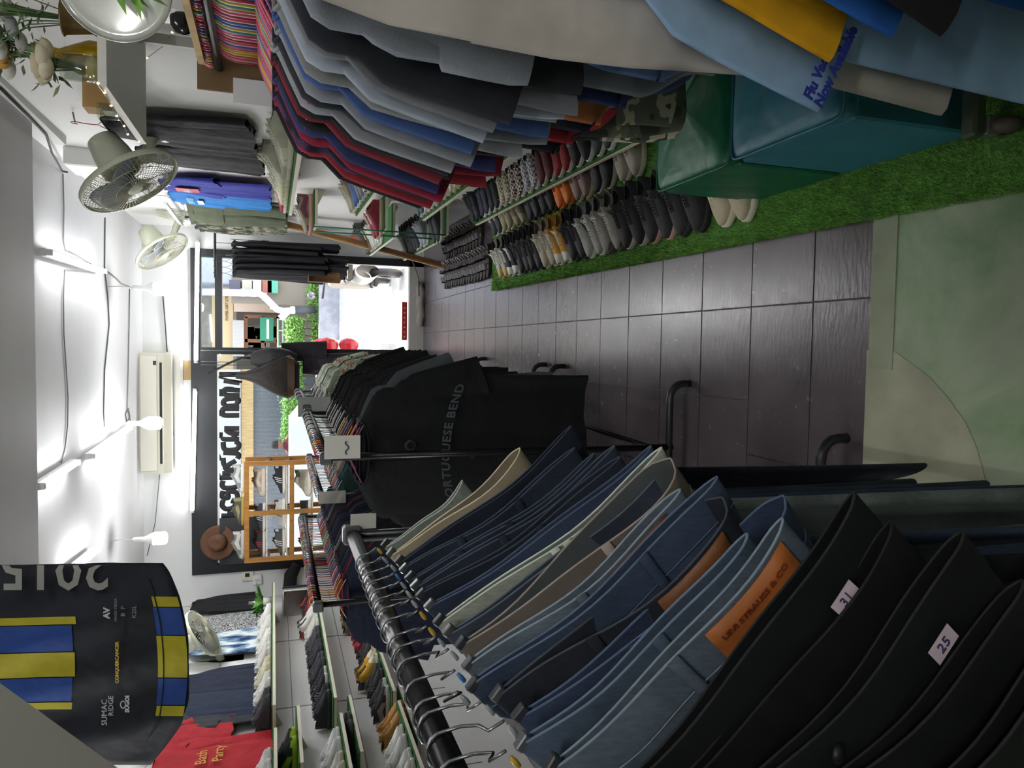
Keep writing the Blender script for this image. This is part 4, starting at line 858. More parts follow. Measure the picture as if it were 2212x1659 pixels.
# --- patterned shirts on the rack behind it
T2 = (-.350, 4.25, -.338, 5.60, 1.42); rack('black clothes rack of patterned shirts nearest the open door', *T2, halfw=.255)
pcs = [('7d8a78:print', 'dark green patterned shirt'), ('e2e4dc:print', 'white leafy patterned shirt'), ('a9b39c:print', 'sage patterned shirt'), ('dad8cc:print', 'pale floral shirt'), ('8d9a86', 'plain pale green shirt'), ('cfc6ae:print', 'sandy patterned shirt'), ('8d9a8a:print', 'green and red floral shirt'), ('c9ccc4', 'pale grey shirt'), ('3a3f44', 'charcoal shirt')]
its = [('shirt', 1+i % 3, pcs[i % 9][0], pcs[i % 9][1], ('black', 'grey', 'white', 'black')[i % 4], 1.0) for i in range(18)]
fill('patterned shirt rack', T2[0], T2[1]+.05, T2[2], T2[3]-.05, T2[4], its, 'patterned shirts on the far middle rack', rot=.09, sc=(1, .9, 1))
t = thing('price_sign', 'grey card sign on the near post of the patterned shirt rack', 'sign', (T2[0]+.005, T2[1]-.03, T2[4]-.01)); MB().box(-.05, .06, -.002, .002, -.12, .06).obj('card', mat('9aa09a', .5), t, False)
t = thing('price_tag', 'small hanging grey price tag by the patterned shirts', 'tag', onY(716, 802, 5.6)); MB().box(-.05, .05, -.002, .002, -.07, .03).obj('card', mat('a9a9a4', .5), t, False); MB().tube([(0, 0, .03), (0, 0, .12)], .002, 4).obj('string', mat('55555a'), t)
# --- left racks
L2 = (-1.115, 3.22, -1.105, 4.88, 1.415); rack('black clothes rack on the left crammed with coloured wire hangers', *L2, halfw=.26)
cl = ['pink', 'red', 'crimson', 'yellow', 'orange', 'white', 'crimson', 'blue', 'pink', 'white', 'red', 'blue', 'crimson', 'teal', 'blue', 'yellow', 'crimson', 'pink', 'red', 'teal', 'blue', 'grey', 'green', 'pink', 'crimson', 'grey', 'white', 'green', 'yellow', 'white', 'grey', 'green']
gc = ['1a2036', '20232c', '1c2440', '5a2028', '23262c', '2b3a66', '24262b', '1e1f24', '3a2430', '25324f', '2c2e33', '4f2a30', '1d2533', '2a2c31', '6a6d70', '8a8d88', '2f3336', '3c4a48']
its = []
for i in range(48):
    c = gc[i % len(gc)]; ds = {'1': 'dark navy', '2': 'dark grey blue', '5': 'maroon', '3': 'dark slate', '4': 'wine red', '6': 'mid grey', '8': 'pale grey'}[c[0]]
    its.append(('tee', 1+i % 4, c, ds+' tee', cl[i % len(cl)], .98))
its[0] = ('big', 1, '141a30', 'navy blue long tee with red trim', 'yellow', 1.0); its[1] = ('tee', 2, '8a2030', 'crimson tee', 'red', 1.0)
fill('long left rack', L2[0], L2[1]+.03, L2[2], L2[3]-.03, L2[4], its, 'tees on the long left rack', rot=.04, sc=(1, .5, 1))
L1 = (-.86, 4.30, -.845, 5.75, 1.335); rack('black clothes rack of green and beige shirts behind the black tee rack', *L1, halfw=.25)
pcs = [('33524f', 'deep teal shirt'), ('2c4450', 'petrol blue shirt'), ('4f6a62', 'grey green shirt'), ('40505e', 'slate blue shirt'), ('8d4a58', 'dusty rose shirt'), ('a3977e', 'beige shirt'), ('9a8f74', 'sand coloured shirt'), ('8a8a7c', 'stone shirt'), ('6a6f68', 'grey shirt'), ('5d6a52', 'olive shirt'), ('aaa592', 'cream shirt')]
its = [('long' if i < 3 else 'shirt', 1+i % 3, pcs[i % 11][0], pcs[i % 11][1], ['white', 'grey', 'blue', 'white', 'pink', 'orange', 'white', 'crimson'][i % 8], .96) for i in range(26)]
fill('green shirt rack', L1[0], L1[1]+.03, L1[2], L1[3]-.03, L1[4], its, 'shirts on the green shirt rack', rot=.06, sc=(1, .75, 1))
t = thing('price_sign', 'white hanging sign on the near end of the green shirt rack', 'sign', (L1[0]+.0, L1[1]-.04, L1[4])); MB().box(-.035, .035, -.002, .002, -.13, .02).obj('card', mat('c9c7bb', .5), t, False)
# --- right rack: high rail with shirts
RX_, RZ_ = .615, 1.715
t = thing('clothes_rail', 'wooden topped clothes rail at the upper right holding coloured hangers', 'clothes rail', (0, 0, 0))
MB().tube([(RX_, .15, RZ_), (RX_, 1.80, RZ_)], .009, 10).obj('rail', mat('3a3b3e', .35, None, .5), t)
MB().box(RX_-.03, RX_+.03, .15, 1.70, RZ_+.021, RZ_+.034).obj('top_board', mat('a88a52', .6, 'wood'), t, False)
for y in (.2, 1.78): MB().tube([(RX_+.30, y, 0), (RX_+.30, y, RZ_+.02), (RX_, y, RZ_+.02)], .014, 8).obj('post', mat('3a3b3e', .35, None, .5), t)
q = V(RX_, 1.80, RZ_); t = thing('cardboard_sign', 'brown cardboard and white card hung at the far end of the upper right rail', 'sign', q)
MB().box(-.05, .04, -.004, .004, -.10, .045).obj('card', mat('6d5638', .8), t, False); MB().box(-.075, -.02, -.012, -.008, -.115, -.03).obj('paper', mat('d9dce0', .6), t, False)
seq = [  # far to near: y, kind, seed, colour, description, hanger, scale, dx
 (1.735, 'ctee', 1, '12141c', 'near-black navy tee', 'green', 1.0), (1.70, 'ctee', 2, '8f2630', 'red tee', 'yellow', 1.03), (1.665, 'ctee', 3, '3a2440:plaid', 'dark purple checked tee', 'pink', 1.0), (1.63, 'ctee', 4, '161a2a', 'midnight navy tee', 'crimson', 1.0),
 (1.59, 'ctee', 1, '7d1c34', 'crimson tee', 'pink', 1.04), (1.555, 'ctee', 2, '2a3460', 'royal navy tee', 'blue', 1.0), (1.515, 'ctee', 3, '15161a', 'black tee', 'pink', 1.0), (1.475, 'ctee', 4, '6d1f2c', 'dark red tee', 'yellow', .98),
 (1.435, 'cshirt', 1, '1b1c22', 'black shirt', 'crimson', 1.0), (1.395, 'cshirt', 2, '8d9096', 'pale grey shirt', 'blue', 1.0), (1.355, 'cshirt', 3, '2a2c33', 'charcoal shirt', 'pink', 1.0), (1.31, 'cshirt', 1, '83888f', 'steel grey open shirt', 'purple', 1.03), (1.27, 'cshirt', 2, '3c568a', 'mid blue shirt', 'crimson', 1.0),
 (1.225, 'cshirt', 3, '7d7f80:heather', 'heather grey tee', 'yellow', 1.0), (1.18, 'cshirt', 1, '9aa4b0', 'pale blue grey shirt', 'blue', 1.0), (1.135, 'cshirt', 2, '6d7076', 'mid grey shirt', 'pink', 1.0), (1.09, 'ctee', 3, '22242a', 'black short top', 'red', 1.0),
 (1.025, 'jkt', 1, '7d838d:heather', 'grey blue wool coat with pocket flap', 'black', 1.0)]
for i, (y, kd, sd, col, ds, hcn, s) in enumerate(seq):
    M = Matrix.Translation((RX_, y, RZ_+.012)) @ Matrix.Rotation(rnd(-.05, .05), 4, 'Z')
    hanger(hcn, M, '%s hanger on the upper right rail, %s from its far end' % (hcn, ordn(i)), 'hangers on the upper right rail')
    garment(kd, sd, cm(col), M, {'jkt': 'coat', 'cshirt': 'shirt'}.get(kd, 't_shirt'), '%s, %s from far end of upper right rail' % (ds, ordn(i)), 'coat' if kd == 'jkt' else 'shirt', 'shirts on the upper right rail', None, (s*.93, .62 if kd != 'jkt' else .8, s))
# more bare hanger hooks crowding the far end
for i in range(26):
    y = 1.37+.0145*i; hcn = ['pink', 'crimson', 'pink', 'blue', 'red', 'yellow', 'teal', 'pink'][i % 8]
    M = Matrix.Translation((RX_, y+.012, RZ_+.012)) @ Matrix.Rotation(rnd(-.06, .06), 4, 'Z')
    hanger(hcn, M, 'spare %s hanger squeezed on upper right rail, %s in line' % (hcn, ordn(25-i)), 'hangers on the upper right rail')
def trousers_parts(Lg=.98, wst=.20, seed=1, wide=0):
    R = random.Random(seed); ph = [R.uniform(0, 6.28) for _ in range(4)]; out = []
    g = MB(); n = 28; rows = [(0, wst, .016), (-.04, wst*1.0, .02), (-.14, wst*1.12, .03), (-.26, wst*1.15, .03)]; vs = []
    for z, W, d in rows:
        for k in range(n):
            a = 2*pi*k/n; vs.append(V(W*cos(a), d*sin(a)+.006*sin(6*cos(a)+ph[0]), z))
    g.add(vs, [(i*n+k, i*n+(k+1) % n, (i+1)*n+(k+1) % n, (i+1)*n+k) for i in range(3) for k in range(n)]); out.append(('hips', g.mesh('trousers_hips'), 0))
    for sd in (-1, 1):
        g = MB(); vs = []; N = 8; nn = 18
        for i in range(N):
            t = i/(N-1); z = -.24-(Lg-.24)*t; W = wst*(.60-.22*t*(1-wide)); cx = sd*wst*(.55-(.12-.10*wide)*t)
            for k in range(nn):
                a = 2*pi*k/nn; vs.append(V(cx+W*cos(a)+.008*sin(7*t+ph[1]), (.028+.006*t)*sin(a)+.010*sin(5*t+ph[2])*t+.006*sin(3*cos(a)+ph[3]), z))
        g.add(vs, [(i*nn+k, i*nn+(k+1) % nn, (i+1)*nn+(k+1) % nn, (i+1)*nn+k) for i in range(N-1) for k in range(nn)]); out.append(('leg', g.mesh('trousers_leg'), 0))
    g = MB(); vs = []
    for z in (.004, -.036):
        for k in range(n):
            a = 2*pi*k/n; vs.append(V((wst+.003)*cos(a), .0215*sin(a), z))
    g.add(vs, [(k, (k+1) % n, n+(k+1) % n, n+k) for k in range(n)]); out.append(('waistband', g.mesh('trousers_waistband'), 1))
    return out
TR = {}
def trousers(seed, m, M, label, group, Lg=.98, wst=.2, m2=None, wide=0):
    key = (seed, Lg, wst)
    if key not in TR: TR[key] = trousers_parts(Lg, wst, seed, wide)
    t = thing('trousers', label, 'trousers', M=M, group=group)
    for pn, me, sl in TR[key]: inst(pn, me, m if sl == 0 else (m2 or m), t)
    return t
def cliphanger_mesh():
    g = MB(); g.tube(arc((0, -.002), .02, radians(190), radians(-45), 10)+[(.004, 0, -.034), (0, 0, -.05), (0, 0, -.085)], .0025, 5)
    g.tube([(-.17, 0, -.088), (.17, 0, -.088)], .003, 5)
    for s in (-1, 1): g.bbox(s*.13-.013, s*.13+.013, -.012, .012, -.125, -.075, .003)
    return g.mesh('clip_hanger')
CLIPH = cliphanger_mesh()
# long pale trousers on a black clip hanger, hanging in front of the shirts
M = Matrix.Translation((.60, .915, RZ_+.012)) @ Matrix.Rotation(.10, 4, 'Z')
o = inst('clip_hanger', CLIPH, mat('17181b', .35), None); o.matrix_world = M; tag(o, 'black clip hanger holding the pale grey trousers', 'hanger', 'clip hangers')
trousers(3, cm('b3ada5'), M @ Matrix.Translation((0, 0, -.118)), 'long pale grey trousers on the upper right rail in front of the coat', 'trousers on the right', 1.0, .195, None, 1.0)
# --- lower right rail of trousers below the shirts
t = thing('clothes_rail', 'low rail hidden under the upper shirts, carrying folded trousers', 'clothes rail', (0, 0, 0))
MB().tube([(.72, .95, 1.30), (.74, 1.98, 1.30)], .012, 8).obj('rail', mat('3a3b3e', .35, None, .5), t)
for y in (.97, 1.97): MB().tube([(1.0, y, 0), (1.0, y, 1.30), (.73, y, 1.30)], .012, 8).obj('post', mat('3a3b3e', .35, None, .5), t)
low = [(1.93, 'c9c4b4:camo', 'pale desert camouflage trousers', .70), (1.86, '5a6050:camo', 'woodland camouflage trousers', .68), (1.79, '4c5246:camo', 'dark camouflage trousers', .62), (1.70, '15171f', 'navy black shorts', .34), (1.62, '8d1f28', 'red shorts', .36), (1.54, '1a1d2c', 'dark navy shorts', .33),
       (1.45, '9a6034', 'rust brown shorts', .33), (1.36, '23325a', 'blue shorts', .40), (1.28, '6a6f73', 'grey shorts', .42), (1.20, '53709c', 'denim blue shorts', .47), (1.12, 'aaa79f', 'pale stone trousers', .47), (1.03, 'bdb8b2', 'off-white trousers', .50)]
for i, (y, col, ds, Lg) in enumerate(low):
    M = Matrix.Translation((.72+(.065 if i < 3 else 0), y, 1.30+.012)) @ Matrix.Rotation(rnd(-.08, .08), 4, 'Z')
    o = inst('clip_hanger', CLIPH, mat('5c5e62', .3, None, .6), None); o.matrix_world = M; tag(o, 'metal clip hanger on the low right rail, %s from its far end' % ordn(i), 'hanger', 'clip hangers on the low right rail')
    trousers(1+i % 3, cm(col), M @ Matrix.Translation((0, 0, -.118)), '%s beneath the shirts, %s from the far end' % (ds, ordn(i)), 'trousers on the low right rail', Lg, .21)
# --- near right rack of bright tees
R2 = (.585, .34, .585, .93, 1.40)
t = thing('clothes_rack', 'rack of bright tees nearest the camera on the right, on caster feet', 'clothes rack', (0, 0, 0), 0, 'clothes racks'); RM = mat('55584f', .35, None, .5)
MB().tube([(.685, .28, 1.40), (.685, 1.29, 1.40)], .014, 10).obj('rail', RM, t)
for y in (.30, 1.28):
    MB().tube([(.685, y, .12), (.685, y, 1.40)], .012, 8).obj('post', RM, t)
q = onZ(2150, 276, .035); qa = onZ(2015, 175, .10)
MB().bbox(.49, .86, 1.262, 1.302, .085, .12, .006).obj('foot', mat('4a5443', .4, None, .3), t, False)
for xx in (.515, .83):
    w_ = MB(); w_.lathe([(.008, -.016), (.034, -.014), (.040, -.005), (.040, .005), (.034, .014), (.008, .016)], 20, Matrix.Translation((xx, 1.262, .040)) @ Matrix.Rotation(pi/2, 4, 'Y')); wo2 = w_.obj('caster_wheel', mat('5a4f48', .5), t)
    MB().bbox(xx-.021, xx+.021, 1.255, 1.295, .055, .09, .004).obj('caster_fork', mat('9a9a92', .3, None, .8), t, False)
br = [(.885, 'big', 1, '6b6a6e:heather', 'grey tee'), (.835, 'big', 2, '8fb0d0', 'light blue Flu Vaccines tee'), (.812, 'bigc', 3, '9a9c88', 'sage cream tee'), (.772, 'bigc', 1, 'dca010', 'golden yellow tee'), (.688, 'big', 2, '1f5aa8', 'bright blue tee'), (.632, 'big', 4, '0d0e10', 'plain black tee'), (.595, 'big', 3, 'a83a4c', 'raspberry red tee'), (.56, 'big', 1, '1f9a3c', 'vivid green tee'), (.525, 'big', 2, '14346a', 'deep blue tee'), (.49, 'big', 4, '2a2238', 'dark purple tee'), (.455, 'big', 3, '7f97ac', 'dusty blue tee'), (.42, 'big', 1, '5a5c60', 'dark grey tee')]
for i, (y, kd, sd, col, ds) in enumerate(br):
    M = Matrix.Translation((.685-.03*(i == 1), y, 1.414)) @ Matrix.Rotation(rnd(-.03, .03), 4, 'Z')
    hanger(['black', 'white'][i % 2], M, 'hanger on the near right rack, %s from its far end' % ordn(i), 'hangers on the near right rack')
    g_ = garment(kd, sd, cm(col), M, 't_shirt', '%s on the near right rack, %s from the far end' % (ds, ordn(i)), 'shirt', 'bright tees on the near right rack', None, ({2: .90, 3: .99, 4: .97}.get(i, 1.0), .55, {2: .86, 3: .93, 4: .98}.get(i, 1.02)))
    if i == 1: flu = g_
INKB = mat('1d2a7a', .7)
# ---------------------------------------------------------------- jeans rack, nearest on the left
JX, JZ = -.447, 1.42
rack('black clothes rack of jeans nearest the camera on the left', JX, .28, JX, 1.74, JZ, halfw=.20)
t = thing('price_sign', 'blank white card sign at the far end of the jeans rack', 'sign', onY(783, 1126, 1.76)); MB().box(-.018, .018, -.002, .002, -.032, .028).obj('card', mat('d3d1cb', .5), t, False); MB().box(-.005, .02, .0, .006, -.034, -.02).obj('clip', mat('2a2a2c'), t, False)
JN = [ # left px, right px, colour, kind, description, opening, extras
 ((826, 1178), (1000, 1040), '8d9d90', 'denim', 'pale grey green trousers', .010, {}),
 ((838, 1197), (1125, 972), '8a7f6c', 'cloth', 'beige chino trousers with cream lining', .030, {'band': 'a3977f'}),
 ((856, 1214), (1236, 925), '191d2a', 'cloth', 'smooth midnight navy trousers', .010, {'band': '1c2130'}),
 ((866, 1232), (1242, 968), '25314a', 'denim', 'dark indigo jeans with slim belt loops', .012, {'loops': (.3, .62)}),
 ((878, 1250), (1285, 985), '26344f', 'denim', 'indigo jeans with paper tag', .012, {'loops': (.25, .5), 'tag': ''}),
 ((890, 1268), (1330, 968), '2a3850', 'denim', 'faded indigo jeans', .016, {'loops': (.4, .7)}),
 ((902, 1288), (1338, 985), '202a40', 'denim', 'deep navy jeans with rounded waist', .022, {'loops': (.55,)}),
 ((920, 1312), (1405, 962), '2c3d63', 'denim', 'bright indigo jeans', .014, {}),
 ((940, 1345), (1432, 972), '7a8784', 'denim', 'washed grey green jeans with pale loops', .016, {'loops': (.47, .52), 'band': '9a9f92'}),
 ((960, 1368), (1440, 1000), '364459', 'denim', 'slate blue jeans with black belt end', .014, {'loops': (.5,)}),
 ((988, 1395), (1447, 990), '5d5650', 'cloth', 'taupe trousers with wide open waist', .060, {'band': '6b6059', 'loops': (.60,), 'body': '4c5152'}),
 ((1003, 1440), (1470, 1060), '64788a', 'denim', 'light wash jeans with brown patch and size sticker', .022, {'loops': (.47,), 'patch': '6d4220', 'tag': '34'}),
 ((1012, 1486), (1547, 1028), '33486c', 'denim', 'mid blue jeans with raised waist corner', .016, {'loops': (.65,)}),
 ((1064, 1506), (1562, 1080), '222a38', 'denim', 'dark navy jeans with open waist and brown patch', .050, {'patch': '7a4a28', 'loops': (.36,)}),
 ((1112, 1548), (1692, 1072), '2b4068', 'denim', 'royal blue jeans with metal button', .030, {'loops': (.38, .48), 'button': .72}),
 ((1118, 1612), (1610, 1150), '3c5370', 'denim', 'twill blue jeans with worn loop', .014, {'loops': (.55,)}),
 ((1180, 1660), (1690, 1122), '4d6072', 'denim', 'faded blue jeans with large orange leather patch', .014, {'patch': 'a05a22', 'loops': (.47,), 'big': 1}),
 ((1310, 1735), (1842, 1062), '0f1113', 'darkcloth', 'black trousers with size 31 sticker', .010, {'thread': 1, 'tag': '31', 'at': (.77, .04)}),
 ((1410, 1740), (1925, 1130), '0e0d10', 'darkcloth', 'black trousers with raised waist corner', .012, {}),
 ((1530, 1790), (2080, 1150), '101213', 'darkcloth', 'charcoal black trousers with size 25 sticker', .012, {'tag': '25', 'at': (.74, .036), 'button': .35}),
 ((1640, 1830), (2210, 1260), '0f1111', 'darkcloth', 'black jeans second nearest the camera', .012, {}),
 ((1800, 1900), (2330, 1340), '0d0f0f', 'darkcloth', 'plain black trousers nearest the camera', .012, {})]
TIPS = ['b8962a', '8d9296', '9aa0a4', '3f74ac', '8d9296', '8d9296', '9aa0a4', 'b8962a']
CLW = mat('8a8c90', .28, None, .85)
for i, (lp, rp, col, kd, ds, op, ex) in enumerate(JN):
    P0 = onX(lp[0], lp[1], -.400); 
    P1 = onY(rp[0], rp[1], P0.y-.035); n_ = ordn(i)
    R = random.Random(i*3+1); ph = [R.uniform(0, 6.28) for _ in range(4)]
    d = P1-P0; Lb = d.length; dn = V(-d.z, 0, d.x).normalized(); dn = dn if dn.z < 0 else -dn    # in-plane normal, downwards
    t = thing('jeans' if kd == 'denim' else 'trousers', '%s, %s from far end of jeans rack' % (ds, n_), 'trousers', (0, 0, 0), 0, 'trousers on the near jeans rack')
    if kd == 'denim': col = ''.join('%02x' % int(.90*(.62*int(col[k:k+2], 16)+.38*sum(int(col[q:q+2], 16) for q in (0, 2, 4))/3)) for k in (0, 2, 4))
    H = .92 if i % 3 else .86; xm = P0.x+.55*d.x
    def pt(phi, tt, off=0.0, H=H, P0=P0, d=d, ph=ph, op=op, xm=xm, dn=dn):
        s = .5-.5*cos(2*pi*phi); sg = -1 if phi < .5 else 1
        th = .0035+(op if op > .028 else op*.5)*(s**(1.3 if op < .028 else 2.2))*((1-s)**.5)*(2.0 if op < .028 else 2.8)*max(.25, 1-tt*2.5)+.012*min(1, tt*2)
        b = P0+d*s+dn*(.016*sin(pi*s)+.004*sin(9*s+ph[0]))
        dirb = dn*(max(0, .16-tt*H)/.16)+V(0, 0, -1)*(min(.16, tt*H)/.16)
        p = b+(dn*min(tt*H, .10)+V(0, 0, -1)*max(0, tt*H-.10))
        p.x += (xm-p.x)*.55*tt
        w = min(1, tt*3)
        p.y += sg*(th+off)*min(1, abs(sin(2*pi*phi))*2.2+.08) + w*(.014*sin(8*s+ph[1]+2*tt)+.008*sin(17*s+ph[2]+5*tt))
        if off: p.x += off*(1 if s > .5 else -1)*(abs(2*s-1)**6)
        return p
    g = MB(); g.grid(lambda u, v: pt(u, v), 48, 14, True); g.obj('body', mat(ex.get('body', col), .85, kd, 0, 0, .2), t)
    g = MB(); g.grid(lambda u, v: pt(u, .046*v, .0022), 48, 4, True); wb = g.obj('waistband', mat(ex.get('band', col), .85, kd, 0, 0, .2), t)
    c2 = srgb(ex.get('band', col)); lt = ''.join('%02x' % min(255, int(int(ex.get('band', col)[k:k+2], 16)*1.35+22)) for k in (0, 2, 4)) if i < 17 else ex.get('band', col)
    g = MB(); g.tube([pt(k/48, 0, .001) for k in range(48)], .0015, 5, True); g.obj('waist_edge', mat(lt, .8), t)
    if i < 17:
        g = MB(); g.tube([pt(k/60, .047, .0035) for k in range(2, 29)], .0010, 4); g.obj('stitching', mat(lt, .8), wb)
    last = [None]
    def strip(nm, s0, w0, t0, t1, m, off=.006, nu=3, nv=5):
        def fn(u, v):
            s = s0+w0*(u-.5)/Lb; s = min(.999, max(.001, s)); phi = math.acos(1-2*s)/(2*pi); return pt(phi, t0+(t1-t0)*v, off)
        g = MB(); g.grid(fn, nu, nv); o = g.obj(nm, m, wb if nm == 'belt_loop' else t); last[0] = o; sm = o.modifiers.new('thick', 'SOLIDIFY'); sm.thickness = .0025; return fn
    for s0 in ex.get('loops', ()): strip('belt_loop', s0, .014, -.004, .062, mat(lt if i in (8, 10) else col, .85, kd, 0, 0, .2), .0065)
    if 'patch' in ex:
        big = ex.get('big'); ps, pw, pt1 = (.76, .115, .088) if big else (.74, .105, .058)
        fn = strip('leather_patch', ps, pw, .002, pt1, mat(ex['patch'], .6, 'leather'), .0062, 7, 5)
        if big:
            INKR = mat('7a3516', .7)
            def on(x, y, z, fn=fn): p = fn(.5+x, .5-y); return p+V(0, -.0045-z, .001)
            textpart('patch_lettering', 'LEVI STRAUSS & CO', .105, INKR, last[0], lambda x, y, z: on(x*.90, y*1.0+.30, z), 'CENTER', .002)
            g = MB(); 
            for k in range(2):
                g.grid(lambda u, v, k=k: on(-.30+.26*k+.22*u+.0, -.08-.22*v+.12*sin(3*u+k), 0), 5, 4)
            g.grid(lambda u, v: on(-.36+.72*u, -.40+.05*v, 0), 6, 2); g.obj('patch_picture', INKR, last[0])
    if 'button' in ex:
        s = ex['button']; phi = math.acos(1-2*s)/(2*pi); p = pt(phi, .022, .006)
        g = MB(); g.lathe([(0, .006), (.007, .005), (.0085, .002), (.008, 0)], 14, Matrix.Translation(p) @ Matrix.Rotation(pi/2+.5, 4, 'X')); g.obj('button', mat('8d8a80', .35, None, .8) if i < 17 else mat('26272a', .4, None, .5), t)
    if 'tag' in ex:
        s = ex.get('at', (.27, 0))[0]; phi = math.acos(1-2*s)/(2*pi); tt = ex.get('at', (0, .045))[1]
        p = pt(phi, tt, .0085); ux = (pt(phi+.012, tt, .0085)-p).normalized(); vv = (pt(phi, tt+.02, .0085)-p).normalized(); nn = vv.cross(ux).normalized()
        if nn.y > 0: nn = -nn
        M = Matrix((ux, -vv, nn)).transposed().to_4x4(); M.translation = p+nn*.003
        st = MB(); st.box(-.015, .015, -.009, .009, -.0004, .0004, M); sto = st.obj('size_sticker', mat('cbb9c2', .6) if i != 4 else mat('d6d6d0', .6), t, False)
        if ex['tag']: textpart('sticker_number', ex['tag'], .014, mat('3a3560', .7), sto, lambda x, y, z, M=M: M @ V(x, y, z+.0008))
    if 'thread' in ex:
        p = pt(.24, .06, .008); MB().tube([p, p+V(.006, -.006, -.02), p+V(.004, -.008, -.03)], .0013, 4).obj('thread', mat('cfcfca'), t)
    # hook and clip holding its corner
    hl = 'wire clip hook with %s tip, %s from far end of jeans rack' % ({'c9a02a': 'yellow', '3f7fc4': 'blue', '7a9a2a': 'green'}.get(TIPS[i % 8], 'metal'), n_)
    h = thing('clip_hook', hl, 'hook', (0, 0, 0), 0, 'clip hooks on the jeans rack'); yr = P0.y+.035; top = V(JX, yr, JZ)
    pts = [top+V(-.0195*cos(a), .002*a, .0195*sin(a)) for a in (-.7, -.2, .3, .8, 1.3, 1.8, 2.3, 2.8, 3.2)]
    pts += [top+V(.026, .0, -.018), top+V(.034, -.018, -.034), P0+V(-.018, .012, .026), P0+V(-.004, .002, .012)]
    MB().tube(pts, .0021, 6).obj('hook_wire', CLW, h)
    a = math.atan2(d.z, d.x); Mc = Matrix.Translation(P0+V(.002, 0, -.004)) @ Matrix.Rotation(-a-.2, 4, 'Y')
    cl_ = MB().bbox(-.007, .012, -.006, .006, -.005, .005, .0015, Mc).obj('clip', mat('74777b', .3, None, .8) if i % 2 else mat('3e4145', .35, None, .5), h, False)
    MB().lathe([(0, -.009), (.003, -.007), (.0034, 0), (.0022, .007), (0, .008)], 8, Matrix.Translation(P0+V(-.006, -.016, .008)) @ Matrix.Rotation(.9, 4, 'Y')).obj('clip_tip', mat(TIPS[i % 8], .4), cl_)
# ---------------------------------------------------------------- hanging cycling jersey at the upper left
JY = 2.1
def jp(u, v, off=0.0):
    """u across from its right edge, v down from above the frame to the hem"""
    y = 1216+u*436; hem = 352+54*sin(pi*min(1, u*.96))**.7
    if u > .8: hem -= 40*(u-.8)/.2
    x = -140+(hem+140)*v; x0 = 1216
    y += (1-v)*(6 if u < .5 else 8)*sin(4*v+3*u)
    D = JY+.05*(2*u-1)**2+.012*sin(9*u+3*v)+.008*sin(21*u+8*v)+.02*(1-v)
    p = onY(x, y, D); p.y -= off; return p
t = thing('cycling_jersey', 'black blue and yellow cycling jersey hung high at the left, back towards the camera', 'shirt', (0, 0, 0))
g = MB(); g.grid(lambda u, v: jp(u, v), 40, 24); o = g.obj('body', mat('191b24', .75, 'cloth', 0, 0, .25), t); sm = o.modifiers.new('thick', 'SOLIDIFY'); sm.thickness = .03; sm.offset = -1
g = MB(); 
def patchj(nm, u0, u1, v0, v1, h, off=.004, cut=0, hem=False):
    g = MB(); g.grid(lambda u, v: jp(u0+(u1-u0)*u, (v0+(v1-v0-cut*(1-u))*v), off), 10, 8); return g.obj(nm, mat(h, .7, 'cloth', 0, 0, .25), t)
vv_ = lambda x: (x+140)/(352+40+140)
YEL, BLU = 'a39a1e', '1d3f86'
patchj('yellow_stripe', .262, .300, 0, vv_(162), YEL); patchj('blue_stripe', .305, .437, 0, vv_(152), BLU); patchj('yellow_panel', .442, .565, 0, vv_(155), YEL); patchj('blue_stripe', .570, .690, 0, vv_(150), BLU); patchj('yellow_stripe', .695, .730, 0, vv_(152), YEL)
for a, b, h in ((.165, .215, YEL), (.22, .355, BLU), (.36, .565, YEL), (.57, .70, BLU), (.705, .755, YEL)): patchj('hem_block', a, b, vv_(340)-.02*sin(pi*(a+b)/2), .999, h, .0045)
g = MB(); g.tube([jp(k/40, .905, .006) for k in range(3, 36)], .0015, 4); g.obj('hem_seam', mat('0e0f14'), t)
def onj(px, py, ux, uy):      # text frame from pixel anchor: along (ux) right, up
    def f(x, y, z):
        return onY(px-y*760, py-x*760, JY-.012+.05*((2*(py-x*760-1216)/436-1)**2)+.012*sin(9*((py-x*760-1216)/436)+3*.7)) + V(0, -.012-z, 0)
    return f
WI = mat('b9bac0', .7); GI = mat('c9a832', .7)
textpart('lettering', 'CONQUERCANCER', .0132, GI, t, onj(255, 1427, 0, 0), 'CENTER', .0004); textpart('lettering', 'SUMAC', .0225, WI, t, onj(228, 1534, 0, 0)); textpart('lettering', 'RIDGE', .020, WI, t, onj(242, 1520, 0, 0)); textpart('lettering', 'SUGOI', .016, WI, t, onj(277, 1516, 0, 0), 'CENTER', .0008)
textpart('lettering', 'AV', .024, WI, t, onj(233, 1321, 0, 0), 'CENTER', .001); textpart('lettering', 'MIXED MEDIA', .0105, mat('7c7d85', .7), t, onj(252, 1314, 0, 0)); textpart('lettering', 'B  P', .018, mat('7c7d85', .7), t, onj(268, 1317, 0, 0)); textpart('lettering', 'K2SL', .017, mat('7c7d85', .7), t, onj(292, 1318, 0, 0))
f0 = onj(268, 1517, 0, 0); g = MB()
for rr in (1.0,): g.tube([f0(.010*cos(2*pi*k/20), .007*sin(2*pi*k/20)+.0, .001) for k in range(20)], .0016, 4, True)
g.obj('oval_logo', WI, t)
def on15(x, y, z):
    px = 240-x*780; py = 1210+y*780
    return onY(px, max(py, 1217), JY+.040-.002) + V(0, -.016-z, 0)
textpart('number_lettering', '2015', .152, mat('8d8c88', .6), t, lambda x, y, z: on15(x, y+.017, z), 'LEFT', .002)
